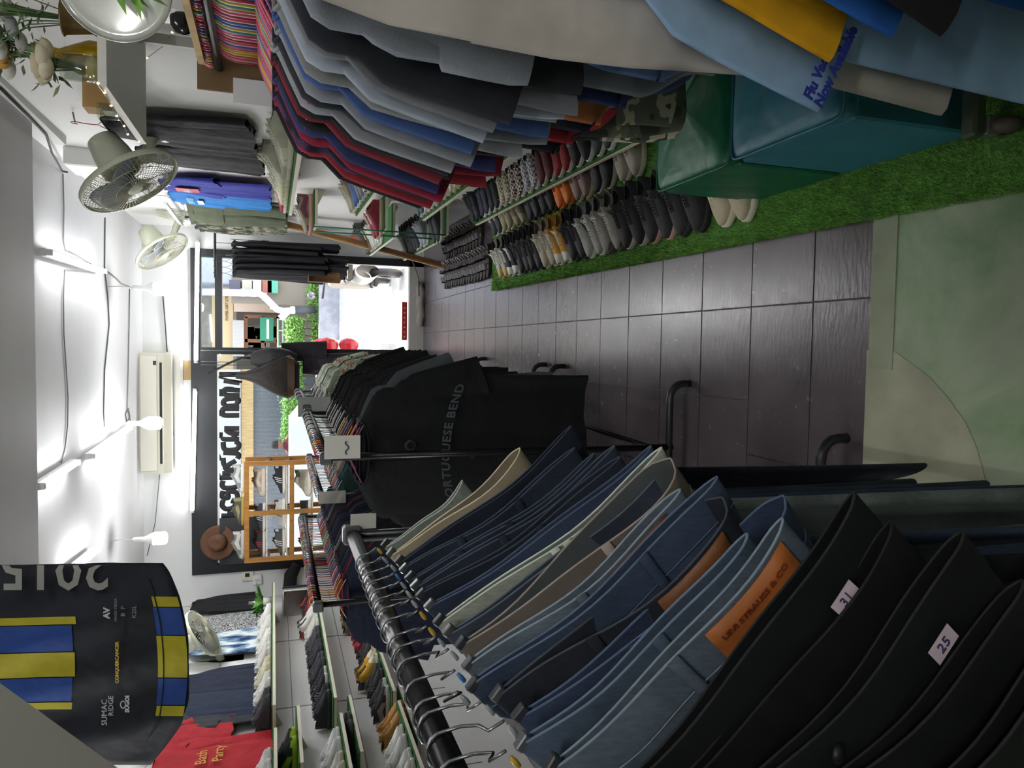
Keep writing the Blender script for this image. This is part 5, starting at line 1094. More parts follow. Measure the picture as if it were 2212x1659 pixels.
# ---------------------------------------------------------------- clothes hung flat on the walls
def wall_shirt(label, side, y, ztop, col, kind='flat', seed=1, sc=1.0, group='clothes hung on the walls', x=None, yaw=0, m=None, hc='grey', hookup=True):
    wx = x if x is not None else (rx(.965, y) if side > 0 else LX+.06)
    M = Matrix.Translation((wx, y, ztop)) @ Matrix.Rotation(pi/2*side*-1+yaw, 4, 'Z')
    hanger(hc, M, '%s hanger of the %s' % (hc, ' '.join(label.split()[:11])), 'hangers on the walls')
    q = MB(); q.tube([(wx, y, ztop+.0), (wx+.05*side, y, ztop+.01)], .004, 5); tag(q.obj('wall_hook', mat('8a8a88', .4)), 'wall hook of the %s' % ' '.join(label.split()[:11]), 'hook', 'wall hooks')
    return garment(kind, seed, m or cm(col), M, 'long_sleeved_shirt' if kind in ('long', 'coat') else 't_shirt', label, 'shirt', group, None, (sc, .75, sc))
wall_shirt('black long top on the right wall behind the large fan', 1, 4.05, 2.50, '26252a', 'long', 1, .98, hc='red')
wall_shirt('dark grey top on the right wall partly behind the fan rim', 1, 4.62, 2.44, '2f2e33', 'long', 2, .95)
wall_shirt('deep blue sports jersey on the right wall with red and white crest', 1, 5.55, 2.46, '27308c', 'flat', 3, 1.04)
wall_shirt('bright azure sports jersey next to the deep blue one', 1, 6.02, 2.46, '1c6fb4', 'flat', 4, 1.04)
b_ = [o for o in COL.objects if o.get('label', '').startswith('deep blue sports')][0]
g = MB(); g.box(-.06, .06, -.036, -.033, -.36, -.22); g.obj('crest', mat('b23a4a', .7), b_, False)
for k in range(3): MB().box(.02+.045*k, .045+.045*k, -.036, -.033, -.16-.02*k, -.12-.01*k).obj('white_stripe', mat('d6d8e0', .7), b_, False)
textpart('lettering', 'AIA', .075, mat('e0e2e8', .7), b_, onchest(0, -.29, 0, 0, -.040))
b_ = [o for o in COL.objects if o.get('label', '').startswith('bright azure')][0]
textpart('lettering', 'UNITED', .06, mat('a9d2dc', .7), b_, onchest(.03, -.27, 0, 0, -.040)); g = MB(); g.box(-.10, .04, -.036, -.033, -.35, -.31); g.obj('print_bar', mat('cfe2e6', .7), b_, False)
for i, (y, z, col, ds) in enumerate(((6.45, 2.36, '4c5340', 'olive green cargo trousers'), (6.75, 2.34, '63675a:camo', 'grey camouflage trousers'), (7.05, 2.34, '7a7a70:camo', 'dusty camouflage trousers'))):
    M = Matrix.Translation((rx(.93, y), y, z)) @ Matrix.Rotation(-pi/2+.3, 4, 'Z'); o = inst('clip_hanger', CLIPH, mat('8a8c90', .3, None, .7), None); o.matrix_world = M; tag(o, 'metal clip hanger holding the %s on the right wall' % ds, 'hanger', 'clip hangers on the right wall')
    trousers(1+i, cm(col), M @ Matrix.Translation((0, 0, -.118)), '%s hung on the right wall before the shop front' % ds, 'trousers on the right wall', .74, .2)
t = thing('hanging_rail', 'white wall rail strip carrying the camouflage trousers', 'rail', (0, 0, 0)); MB().box(rx(.93, 6.7)-.012, rx(.93, 6.7)+.012, 6.2, 7.3, 2.37, 2.395).obj('rail', WHITE, t, False)
q = onX(507, 447, 1.115); t = thing('white_tag', 'white gridded paper tag by the azure jersey', 'tag', q); MB().box(-.003, .003, -.10, .10, -.07, .07).obj('paper', mat('e8e8ea', .5), t, False)
# black jackets by the door
t = thing('hanging_rail', 'dark rail by the open door carrying black jackets', 'rail', (0, 0, 0)); MB().tube([(.64, 7.72, 2.135), (1.12, 7.72, 2.135)], .012, 8).obj('rail', mat('3a3b3e', .4, None, .5), t)
for i in range(6):
    x = .69+.058*i; M = Matrix.Translation((x, 7.72, 2.135)) @ Matrix.Rotation(pi/2+rnd(-.12, .12), 4, 'Z')
    hanger('black', M, 'black hanger on the rail by the door, %s from the aisle' % ordn(i), 'hangers by the door')
    garment('coat' if i % 2 else 'long', 1+i % 2, cm(('1c1b20', '201e24', '19191e')[i % 3]), M, 'jacket', 'black jacket hanging beside the open door, %s from the aisle' % ordn(i), 'jacket', 'black jackets by the door', None, (.86, .85, 1.28 if i < 4 else 1.2))
g = MB(); q = onY(700, 600, 7.6); g.bbox(q.x-.05, q.x+.05, 7.55, 7.62, q.z-.16, q.z+.16, .012); tag(g.obj('shoulder_bag', mat('8a6a44', .6, 'leather'), None), 'tan and dark bag hanging under the black jackets by the door', 'bag')
# leaning plank
a = onY(588, 477, 6.9); b = V(.79, 7.05, .012); t = thing('wooden_plank', 'long brown wooden plank leaning on the right wall by the door', 'plank', (0, 0, 0)); dv = (b-a).normalized(); sx = V(0, 1, 0); sx = (sx-dv*sx.dot(dv)).normalized(); ny = dv.cross(sx)
M = Matrix((sx, ny, dv)).transposed().to_4x4(); M.translation = a
MB().box(-.07, .07, -.02, .02, 0, (b-a).length, M).obj('board', mat('8a6238', .6, 'wood'), t, False); MB().box(-.075, -.045, -.035, -.02, .0, (b-a).length, M).obj('edge_strip', mat('b08a54', .6, 'wood'), t, False)
# left wall clothes
wall_shirt('black trousers-like dark top hung at the far end of the left wall', -1, 7.92, 2.50, '1d1e22', 'long', 1, .9)
wall_shirt('grey speckled knit top on the left wall beside the tie-dye shirt', -1, 7.35, 2.46, '8a8c8e:knit', 'long', 2, .98)
wall_shirt('blue and white tie-dye shirt on the left wall behind the fan', -1, 6.85, 2.44, '9ab:tiedye'.replace('9ab', '9aabbb'), 'long', 3, 1.0)
wall_shirt('navy blue trousers-length top on the left wall, farther navy one', -1, 6.05, 2.42, '1c2438', 'long', 1, .95)
wall_shirt('navy blue top on the left wall, nearer navy one', -1, 5.70, 2.40, '202a40', 'long', 2, .95)
wall_shirt('dark grey top on the left wall beside the red tees', -1, 5.52, 2.36, '33353a', 'flat', 3, .80)
wall_shirt('plain red tee on the left wall nearest the navy tops', -1, 5.28, 2.56, 'a8202c', 'flat', 2, .86)
wall_shirt('red tee with yellow lettering and pale collar on the left wall', -1, 4.92, 2.46, 'b0242f', 'flat', 4, 1.08)
b_ = [o for o in COL.objects if o.get('label', '').startswith('red tee with yellow')][0]
textpart('lettering', 'Bath', .085, mat('d0a030', .7), b_, onchest(-.02, -.40, 0, 0, -.045)); textpart('lettering', 'Party', .085, mat('d0a030', .7), b_, onchest(.0, -.49, 0, 0, -.045))
t = thing('potted_plant', 'small potted plant with bright green leaves on the top left shoe board', 'plant', (-2.52, 7.5, 1.612)); MB().lathe([(0, .001), (.035, .001), (.045, .08), (.04, .08), (.036, .02)], 16).obj('pot', mat('cfcfc8', .4), t)
R = random.Random(8)
for k in range(12):
    aa = R.uniform(0, 6.28); e = R.uniform(.2, 1.1); dd = V(cos(aa)*cos(e), sin(aa)*cos(e), sin(e)).normalized(); s2 = dd.cross(V(0, 0, 1)).normalized()*.026; b = V(0, 0, .07); LL = R.uniform(.12, .24)
    MB().add([b, b+dd*LL*.5+s2+V(0, 0, .02), b+dd*LL-V(0, 0, .02), b+dd*LL*.5-s2+V(0, 0, .02)], [(0, 1, 2), (0, 2, 3)]).obj('leaf', mat('5f9a3a', .5, 'leaf'), t)
t = thing('glass_bottle', 'clear patterned glass bottle beside the potted plant', 'bottle', (-2.56, 7.62, 1.612)); MB().lathe([(0, .002), (.04, .002), (.045, .12), (.02, .17), (.018, .22), (.015, .22)], 16).obj('bottle', mat('8d9088', .15, None, .3), t)
for k, (y, h, ds) in enumerate(((7.56, 'd2d2cc', 'folded white tee standing on the middle left shoe board'), (7.64, '26272b', 'folded black tee behind the white one on the middle left shoe board'))):
    t = thing('folded_tee', ds, 'shirt', (-2.56, y, 1.211)); MB().bbox(-.13, .13, -.03, .03, 0, .30, .012).obj('cloth', cm(h), t); MB().bbox(-.14, -.125, -.025, .025, .02, .28, .004).obj('fold', cm(h), t)
t = thing('black_tee_bundle', 'rolled black garment hung on the front wall above the middle left shoe board', 'shirt', (-2.55, 8.145, 1.40)); MB().tube([(-.12, 0, 0), (-.05, 0, .03), (.08, 0, .02), (.2, 0, -.05)], [.05, .07, .07, .05], 12).obj('cloth', cm('1f2024'), t)
# ---------------------------------------------------------------- vinyl stools
def stool(label, x0, x1, y0, y1, z, h, puff):
    t = thing('vinyl_stool', label, 'stool', ((x0+x1)/2, (y0+y1)/2, .012)); a, b = (x1-x0)/2, (y1-y0)/2; m = mat(h, .42, 'leather', 0, 0, .4)
    MB().bbox(-a, a, -b, b, 0, z-.05, .006).obj('base', m, t, False)
    def fn(u, v):
        th = 2*pi*u; c_, s_ = cos(th), sin(th); e = .16; X = a*abs(c_)**e*(1 if c_ > 0 else -1); Y = b*abs(s_)**e*(1 if s_ > 0 else -1)
        if v < .3: return V(X, Y, z-.065+v/.3*.05)
        k = 1-(v-.3)/.7; return V(X*(k*.97+.03*(k > .9)), Y*(k*.97), z-.015+puff*(1-k**2)**.5*(.5+.5*(1-k))+.004*sin(7*X/a+5*Y/b))
    MB().grid(fn, 64, 16, True).obj('cushion', m, t)
    g = MB(); g.tube([(a*abs(cos(2*pi*k/64))**.12*(1 if cos(2*pi*k/64) > 0 else -1)*1.003, b*abs(sin(2*pi*k/64))**.12*(1 if sin(2*pi*k/64) > 0 else -1)*1.003, z-.018) for k in range(64)], .004, 5, True); g.obj('piping', m, t)
    return t
stool('teal blue vinyl cube stool on the grass mat', .525, .96, 1.35, 1.772, .405, '2f6f80', .022)
stool('dark green vinyl cube stool behind the teal one', .522, .96, 1.785, 2.195, .40, '0f5a3e', .035)
# ---------------------------------------------------------------- flu tee lettering
p1 = onY(1716, 226, .80); p2 = onY(1766, 108, .80); p3 = onY(1742, 226, .80); p4 = onY(1798, 104, .80)
INKB2 = mat('1f2b86', .7); Mi = flu.matrix_world.inverted()
def along(a, b, y):
    ux = (b-a).normalized(); uz = V(0, -1, 0).cross(ux).normalized() if False else ux.cross(V(0, 1, 0)).normalized(); uz = uz if uz.z > 0 else -uz
    return lambda x, yy, z: Mi @ (a+ux*x+uz*yy+V(0, y-a.y-z, 0))
textpart('print_lettering', 'Flu Vaccines', .0195, INKB2, flu, along(p1, p2, .775), 'LEFT', .0008); textpart('print_lettering', 'Now Available', .0195, INKB2, flu, along(p3-(p4-p3).normalized()*.012, p4, .772), 'LEFT', .0008)
# ---------------------------------------------------------------- wooden shoe rack standing in the window
RW = mat('a87434', .6, 'wood'); DRW = mat('6a2f22', .6, 'wood')
t = thing('wooden_shoe_rack', 'open pine shoe rack standing in front of the shop window', 'shoe rack', (0, 0, 0)); xs = (-2.13, -1.665, -1.17)
for x in xs:
    for y in (7.62, 7.92): MB().box(x-.022, x+.022, y-.018, y+.018, 0, 1.87 if x != -9 else 1.4).obj('post', RW, t, False)
for z in (1.845, 1.42, .95, .4):
    MB().box(xs[0], xs[-1], 7.60, 7.622, z-.02, z+.025).obj('rail', RW, t, False)
for z, h in ((1.84, 'b08042'), (1.655, 'd9d4c6'), (1.465, 'd9d4c6'), (1.215, 'd9d4c6'), (.9, 'b08042'), (.45, 'b08042')):
    MB().box(xs[0]+.01, xs[-1]-.01, 7.63, 7.93, z, z+.012).obj('shelf_panel', mat(h, .6, 'wood'), t, False)
for x in xs: MB().box(x-.014, x+.014, 7.64, 7.90, 1.44, 1.462).obj('side_rail', DRW, t, False); MB().box(x-.014, x+.014, 7.64, 7.9, 1.63, 1.652).obj('side_rail', DRW, t, False)
RS = [(1.872, -1.33, 'run', ('7d8586', 'd4d5d0', 'c2c5c2', '26282a', 'c9cbc8'), 'silver grey runner on top of the window rack, nearest the door'), (1.872, -1.66, 'swoosh', ('4a4740', 'a08c3a', '5c5950', '1f1e1b', '8d8a5c'), 'dark olive sneaker on top of the window rack, middle one'), (1.872, -2.0, 'run', ('6d706c', 'a9aaa4', '8d8f8b', '28292a', 'b9bab4'), 'grey green runner on top of the window rack beside the brown hat'),
      (1.672, -1.38, 'chunky', ('a89a8a', 'c9beb0', 'b9ab9a', '3a3530', 'd0c6b8'), 'beige chunky sneaker on the upper window shelf'), (1.672, -1.73, 'stripe', ('3a404c', 'd9d8d2', '55606e', '17191d', 'e0e0dc'), 'navy striped sneaker on the upper window shelf'), (1.672, -2.0, 'stripe', ('2a2024', 'c9c4bc', '3d2f33', '141114', 'a03a48'), 'black sneaker with red stripes on the upper window shelf'),
      (1.482, -1.36, 'stripe', ('1f1f23', 'd5d4ce', '34343a', '111114', 'e4e4e0'), 'black white-striped sneaker on the lower window shelf near the door'), (1.482, -1.70, 'stripe', ('c4c2ba', 'dcdbd5', 'd2d0c8', '3a3a38', '2e3c4a'), 'white sneaker with dark stripes on the lower window shelf'), (1.482, -2.0, 'stripe', ('4d4a48', 'c9c7c0', '5f5c5a', '1f1e1e', 'e0dfda'), 'grey white-striped sneaker on the lower window shelf'),
      (1.232, -1.40, 'hitop', ('c9c4b4', 'd9d6ca', 'd0cbbd', '5a3a2c', '3c6a4a'), 'cream high-top with green heel low in the window rack'), (1.232, -1.72, 'skate', ('3a3a3c', 'd9d8d2', '4c4c4e', '18181a', '2c2c2e'), 'black and white shoe low in the window rack'), (1.232, -2.02, 'cap', ('4a2630', 'd5d2cb', '6a3a44', '1c1014', '4a2630'), 'maroon laced shoe low in the window rack')]
for z, x, kd, cl, ds in RS: shoe(kd, cl, Matrix.Translation((x, 7.74, z)) @ Matrix.Rotation(pi/2+.1, 4, 'Z'), ds, 'shoes on the window rack')
# brown felt hat hanging on the frame
q = onY(472, 1172, 8.125); t = thing('felt_hat', 'brown wide-brimmed felt hat hung at the window corner', 'hat', q); t.rotation_euler = (radians(80), 0, radians(12)); hm = mat('5f3f2c', .85, 'cloth')
MB().lathe([(.09, 0), (.15, .004), (.175, .014), (.178, .018), (.15, .010), (.09, .008)], 36).obj('brim', hm, t); MB().lathe([(.092, .004), (.090, .05), (.080, .10), (.05, .118), (.02, .108), (0, .104)], 30).obj('crown', hm, t); MB().lathe([(.0935, .010), (.0925, .036)], 30).obj('band', mat('3d2719', .7), t)
g = MB(); q1, q2 = onY(470, 1120, 8.14), onY(545, 1215, 8.14); g.box(q2.x, q1.x, 8.13, 8.15, q2.z-.1, 2.13); tag(g.obj('window_panel', mat('2b2e32', .5), None, False), 'dark panel in the window corner behind the brown hat', 'panel')
# bags hanging in the window
t = thing('leather_bag', 'dark brown leather sack bag hanging in the window by the door', 'bag', onY(590, 815, 7.95)); lm = mat('1d1510', .5, 'leather')
MB().grid(lambda u, v: V((.035+.19*sin(pi*.5*min(1, v*1.15))**2.2)*cos(2*pi*u)*(1-.35*max(0, v-.85)/.15)+.02*(1-v), .065*(.35+sin(pi*min(1, .1+.8*v)))*sin(2*pi*u), .36-.62*v), 28, 14, True).obj('body', lm, t); MB().grid(lambda u, v: V((.228-.03*v)*cos(2*pi*u), .085*sin(2*pi*u), -.14-.07*v), 28, 3, True).obj('base_band', mat('3c2916', .5, 'leather'), t)
for sx in (-1, 1): MB().tube([(sx*.05, 0, .30), (sx*.03, 0, .42), (0, 0, .52)], .012, 6).obj('strap', lm, t)
t = thing('black_bag', 'slim black bag hanging in the window next to the door post', 'bag', onY(590, 775, 8.0)); bm = mat('1b1a1d', .6, 'leather')
MB().grid(lambda u, v: V((.03+.09*sin(pi*min(1, .05+v*.9))**.8)*cos(2*pi*u), .05*(.3+sin(pi*v))*sin(2*pi*u), .22-.46*v), 22, 12, True).obj('body', bm, t); MB().tube([(0, 0, .2), (.01, 0, .3), (-.06, 0, .45), (-.16, 0, .62)], .013, 6).obj('strap', bm, t); MB().tube([(-.02, -.06, .0), (.03, -.065, .03), (.04, -.06, -.02)], .006, 5).obj('bow', mat('4a3a2a', .6), t)
for k, (x, y, h, ds) in enumerate(((655, 772, '1b191e:heather', 'dark speckled scarf hanging beside the door post'), (700, 790, '2c2427', 'dark garments hanging below the speckled scarf'), (715, 772, '1e1b1f', 'black garment hanging beside the door post'))):
    q = onY(x, y, 8.105); q.x += (.10, 0, -.10)[k]*.6; t = thing('hanging_garment', ds, 'garment', q); MB().grid(lambda u, v: V(.09*cos(2*pi*u)*(1+.3*v), .05*sin(2*pi*u)+.015*sin(9*u+4*v), .22-.46*v), 22, 8, True).obj('cloth', cm(h), t); MB().tube([(0, 0, .21), (0, 0, 2.3-q.z)], .004, 4).obj('hook', mat('55565a'), t)
# black lettering stuck on the window, seen from inside
LT = [[(555, 365), (555, 215), (530, 192), (505, 195), (488, 215), (488, 365)], [(545, 185), (520, 150)], [(465, 235), (430, 200), (392, 230), (383, 330), (405, 358), (440, 335)], [(455, 365), (462, 240)], [(352, 370), (350, 240), (318, 205), (288, 228), (292, 300), (318, 310)], [(360, 180), (288, 178)], [(290, 215), (300, 372)], [(138, 375), (140, 140), (170, 150)], [(200, 205), (225, 370)],
      [(690, 365), (690, 210)], [(745, 365), (735, 270), (700, 225)], [(800, 365), (800, 212), (775, 205)], [(745, 300), (800, 330)], [(800, 100), (745, 100)], [(790, 165), (730, 170)], [(830, 200), (885, 205), (912, 235), (905, 330), (868, 362), (835, 345), (822, 320)], [(940, 200), (945, 330), (968, 360), (1000, 345)], [(960, 140), (1020, 165)], [(990, 200), (1050, 205), (1085, 235), (1060, 260), (1020, 330)], [(1080, 215), (1110, 240), (1115, 330)],
      [(1190, 140), (1150, 145)], [(1195, 160), (1190, 360)], [(1150, 300), (1150, 190)], [(1225, 200), (1275, 190), (1300, 225), (1290, 330), (1250, 352), (1220, 330)], [(1330, 200), (1390, 190), (1400, 250), (1340, 250), (1345, 330), (1400, 350)], [(1425, 200), (1480, 190), (1515, 230), (1500, 300), (1450, 330), (1430, 280)], [(1520, 330), (1560, 300), (1560, 240)], [(1585, 180), (1585, 350)]]
t = thing('window_lettering', 'bold black looped lettering along the top of the shop window', 'lettering', (0, 0, 0)); g = MB()
for ln in LT:
    pts = [onY(440+b/4.742, 780+a/4.742, 8.19) for a, b in ln]; L_ = []
    n_ = len(pts)
    for i in range(n_-1):
        a0, a1, a2, a3 = pts[max(i-1, 0)], pts[i], pts[i+1], pts[min(i+2, n_-1)]
        for k in range(6):
            u = k/6; L_.append(.5*((2*a1)+(a2-a0)*u+(2*a0-5*a1+4*a2-a3)*u*u+(3*a1-a0-3*a2+a3)*u**3))
    L_.append(pts[-1]); g.tube(L_, .026, 8)
for i, v in enumerate(g.v): g.v[i] = (v[0], 8.19+(v[1]-8.19)*.2, v[2])
g.obj('letters', mat('121114', .5), t, False)
# roller-door roll / cloth lying along the threshold
pts = [onZ(908, 610+k*12, .04)+V(0, -.02, .01*sin(k*2)) for k in range(9)]
tag(MB().tube(pts, [.03, .045, .05, .048, .05, .046, .05, .045, .03], 10).obj('floor_cloth', mat('8a8680', .8, 'cloth')), 'rolled grey cloth lying along the door threshold', 'cloth')
q0, q1 = onY(873, 652, 8.16), onY(873, 735, 8.16); t = thing('red_plaque', 'small red plaque with pale marks on the door threshold', 'plaque', (0, 0, 0)); MB().box(q1.x, q0.x, 8.155, 8.17, q0.z-.035, q0.z+.022).obj('plate', mat('a8322a', .5), t, False)
for k in range(7):
    xx = q1.x+(q0.x-q1.x)*(k+.7)/8; MB().box(xx-.006, xx+.006, 8.150, 8.156, q0.z-.012, q0.z+.002).obj('mark', mat('e0cfc4', .6), t, False)
t = thing('door_channel', 'thin steel cable run down the right door jamb', 'cable', (0, 0, 0)); MB().tube([onY(890, 560, 8.1), onY(903, 600, 8.1), onY(905, 640, 8.1)], .008, 6).obj('cable', mat('6a6a68', .4, None, .5), t)
# ---------------------------------------------------------------- the street outside
g = MB(); g.box(-14, 14, FY+.14, 17.5, -.22, -.12); struct('ground_porch', g, mat('e0ddd6', .8, 'stone'))
g = MB(); g.box(-14, 14, 17.5, 26, -.24, -.14); struct('road', g, mat('c9c8c6', .8, 'stone'))
g = MB(); g.box(XM-.2, XR+.4, FY+.06, FY+.42, -.22, .02); struct('trim_step', g, mat('d2cfc9', .5))
g = MB(); g.box(-4.5, 3.5, FY+.14, FY+2.1, 2.75, 2.85); struct('added_sun_block', g, mat('a9a7a3', .7))  # unseen slab added over the shop front to keep direct sun out
g = MB(); g.box(-14, 14, 20.9, 21.2, -.2, .40); struct('kerb_wall', g, mat('9fa0a8', .7, 'stone'))
Yb = 22.0
def bp(x, y, Y=Yb): return onY(x, y, Y)
g = MB(); g.box(-16, 16, Yb+3.0, Yb+3.3, -.2, 9); struct('wall_facade', g, mat('b0a79c', .8, 'stone'))
a, b = bp(425, 607), bp(592, 440); t = thing('grey_building', 'pale grey building corner across the street seen through the door', 'building', (0, 0, 0)); MB().box(a.x, b.x+4, Yb+.3, Yb+2.9, bp(592, 520).z, 9).obj('wall', mat('b4b8c4', .7), t, False)
a = bp(590, 650); MB().box(bp(590, 652).x, 8, Yb+.1, Yb+2.8, -.2, bp(592, 520).z).obj('lower_wall', mat('cbbfb3', .8, 'stone'), t, False); MB().box(bp(590, 652).x, 8, Yb, Yb+.2, bp(625, 600).z-.1, bp(618, 600).z).obj('ledge', mat('d6ccc2', .7), t, False)
t = thing('shop_building', 'shop across the street with beige fascia and wooden windows', 'building', (0, 0, 0))
a, b = bp(482, 800), bp(500, 618); MB().box(-6, b.x, Yb+.9, Yb+1.1, b.z, a.z+.35).obj('fascia', mat('c9b18a', .7), t, False)
textpart('sign_lettering', 'PAPER ART LTD.', .10, mat('7a6248', .7), t, lambda x, y, z: bp(490, 664, Yb+.88)+V(x, -z, y), 'CENTER', .004, 1.05)
MB().box(bp(500, 770).x, bp(500, 690).x, Yb+.6, Yb+1.0, bp(525, 700).z, bp(500, 700).z).obj('shutter', mat('d4d2cf', .6, 'ribs', 0, 0, .5, 8), t, False)
MB().box(-5, bp(620, 664).x, Yb+2.95, Yb+2.99, bp(600, 650).z, bp(500, 650).z).obj('interior_wall', mat('6a6258', .8), t, False)
MB().box(bp(560, 672).x, bp(560, 653).x, Yb+.8, Yb+.95, bp(602, 640).z, bp(502, 640).z).obj('tiled_pier', mat('cdb6a2', .7), t, False)
for y in (682, 736, 765): 
    c_ = bp(560, y); MB().box(c_.x-.05, c_.x+.05, Yb+.7, Yb+.8, bp(602, y).z, bp(527, y).z).obj('window_post', mat('7d5238', .7, 'wood'), t, False)
for x in (529, 567, 601):
    c_ = bp(x, 725); MB().box(bp(x, 768).x, bp(x, 682).x, Yb+.7, Yb+.8, c_.z-.05, c_.z+.05).obj('window_rail', mat('7d5238', .7, 'wood'), t, False)
R = random.Random(5)
for k in range(16):
    c_ = bp(R.uniform(535, 598), R.uniform(690, 762)); w_ = R.uniform(.08, .3); MB().box(c_.x-w_, c_.x+w_, Yb+1.2, Yb+1.4, c_.z-.1, c_.z+R.uniform(.05, .2)).obj('goods', mat(R.choice(['8d8478', 'a49c90', '5a534a', '6d7a74', 'b3aaa0']), .8), t, False)
c_ = bp(577, 710); MB().box(c_.x-.34, c_.x+.34, Yb+.6, Yb+.66, c_.z-.17, c_.z+.20).obj('green_sign', mat('2f8a6a', .6), t, False); MB().box(c_.x-.28, c_.x+.28, Yb+.58, Yb+.61, c_.z-.05, c_.z+.02).obj('sign_stripe', mat('dfe8e0', .6), t, False)
t = thing('storage_boxes', 'stacked crates and boxes beside the drainpipe across the street', 'boxes', (0, 0, 0))
MB().box(bp(508, 628, Yb).x-.35, bp(508, 618, Yb).x+.3, Yb-.05, Yb+.0, -.2, bp(500, 622).z).obj('rack_back', mat('8d8478', .8), t, False)
for k, (x, h) in enumerate(((508, '5a5c6a'), (535, 'b9b4ab'), (555, 'c2beb6'), (575, 'a0685a'), (588, '5fae96'))):
    c_ = bp(x, 622, Yb+.2); MB().bbox(c_.x-.18, c_.x+.18, Yb-.32, Yb-.05, c_.z-.16, c_.z+.13, .01).obj('box', mat(h, .7), t, False)
t = thing('drain_pipe', 'white plastic drainpipe with elbow bends across the street', 'pipe', (0, 0, 0)); Yp = Yb-.6; PM = mat('c9ccd6', .4)
P = [bp(x, y, Yp) for x, y in ((380, 630), (470, 631), (560, 634), (572, 642), (598, 668), (612, 672), (640, 670))]; MB().tube(P, .095, 12).obj('pipe', PM, t); MB().tube([bp(625, 670, Yp), bp(606, 688, Yp)], .095, 12).obj('branch', PM, t); MB().tube([bp(638, 670, Yp), bp(682, 669, Yp)], .10, 12).obj('lower_pipe', mat('4a4d55', .5), t)
for x, y in ((525, 632), (548, 633), (571, 641), (588, 660), (632, 670)):
    p = bp(x, y, Yp); MB().tube([p+V(0, 0, .06), p-V(0, 0, .06)], .11, 12).obj('coupling', mat('d6d8de', .4), t)
t = thing('green_railing', 'pale green tubular railing in front of the shop windows', 'railing', (0, 0, 0)); GM = mat('9ab8a4', .5)
for x in (601, 612, 622): MB().tube([bp(x, 688, Yb), bp(x, 860, Yb)], .028, 6).obj('bar', GM, t)
for y in (690, 714, 748): MB().tube([bp(600, y, Yb), V(bp(600, y, Yb).x, Yb, -.14)], .022, 6).obj('upright', GM, t)
def hedge(label, boxes, n, col, seed):
    R = random.Random(seed); t = thing('hedge', label, 'hedge', (0, 0, 0)); g = MB(); vs = []; fs = []
    for (a, b, Y, dy) in boxes:
        x0, x1 = min(a.x, b.x), max(a.x, b.x); z0, z1 = min(a.z, b.z), max(a.z, b.z)
        for i in range(n):
            c_ = V(R.uniform(x0, x1)+R.gauss(0, .05), Y+R.uniform(0, dy), R.uniform(z0, z1)+R.gauss(0, .05)); d_ = V(R.uniform(-1, 1), R.uniform(-1, 1), R.uniform(-1, 1)).normalized()*R.uniform(.05, .11); s_ = d_.orthogonal().normalized()*.03; k = len(vs)
            vs += [c_, c_+d_*.5+s_, c_+d_, c_+d_*.5-s_]; fs.append((k, k+1, k+2, k+3))
    g.v = [tuple(v) for v in vs]; g.f = fs; g.obj('foliage', mat(col, .6, 'leaf'), t, False)
    g = MB()
    for (a, b, Y, dy) in boxes:
        for k in range(5):
            x = a.x+(b.x-a.x)*(k+.5)/5; g.tube([(x, Y+dy/2, -.15), (x+.1, Y+dy/2, max(a.z, b.z)-.1)], .02, 5)
    g.obj('stems', mat('5a4a36', .8), t)
hedge('long green hedge in planters across the street', [(bp(620, 690), bp(650, 770), Yb-.5, .35), (bp(612, 860), bp(650, 950), Yb-.5, .35), (bp(618, 770), bp(650, 862), Yb-.5, .35)], 2200, '7aa850', 3)
hedge('patchy creeper on the kerb wall by the drainpipe', [(bp(665, 600), bp(690, 690), Yb-.35, .2), (bp(675, 690), bp(692, 740), Yb-.35, .2)], 500, '7cae4c', 4)
t = thing('grey_shutter_door', 'wide grey corrugated shutter behind the hedge across the street', 'shutter', (0, 0, 0)); a, b = bp(530, 1000), bp(612, 800); MB().box(a.x-4, b.x, Yb+.7, Yb+.8, -.2, a.z-.05).obj('panel', mat('7d7f86', .6, 'ribs', 0, 0, .5, 3), t, False); MB().box(a.x-4, b.x, Yb+.6, Yb+.72, bp(546, 800).z, bp(519, 800).z).obj('timber_lintel', mat('c9a878', .7, 'wood'), t, False); MB().box(a.x-4, b.x, Yb+.5, Yb+.6, bp(518, 800).z, bp(455, 800).z).obj('metal_awning', mat('e4e4e8', .5, 'ribs', 0, 0, .5, 6), t, False)
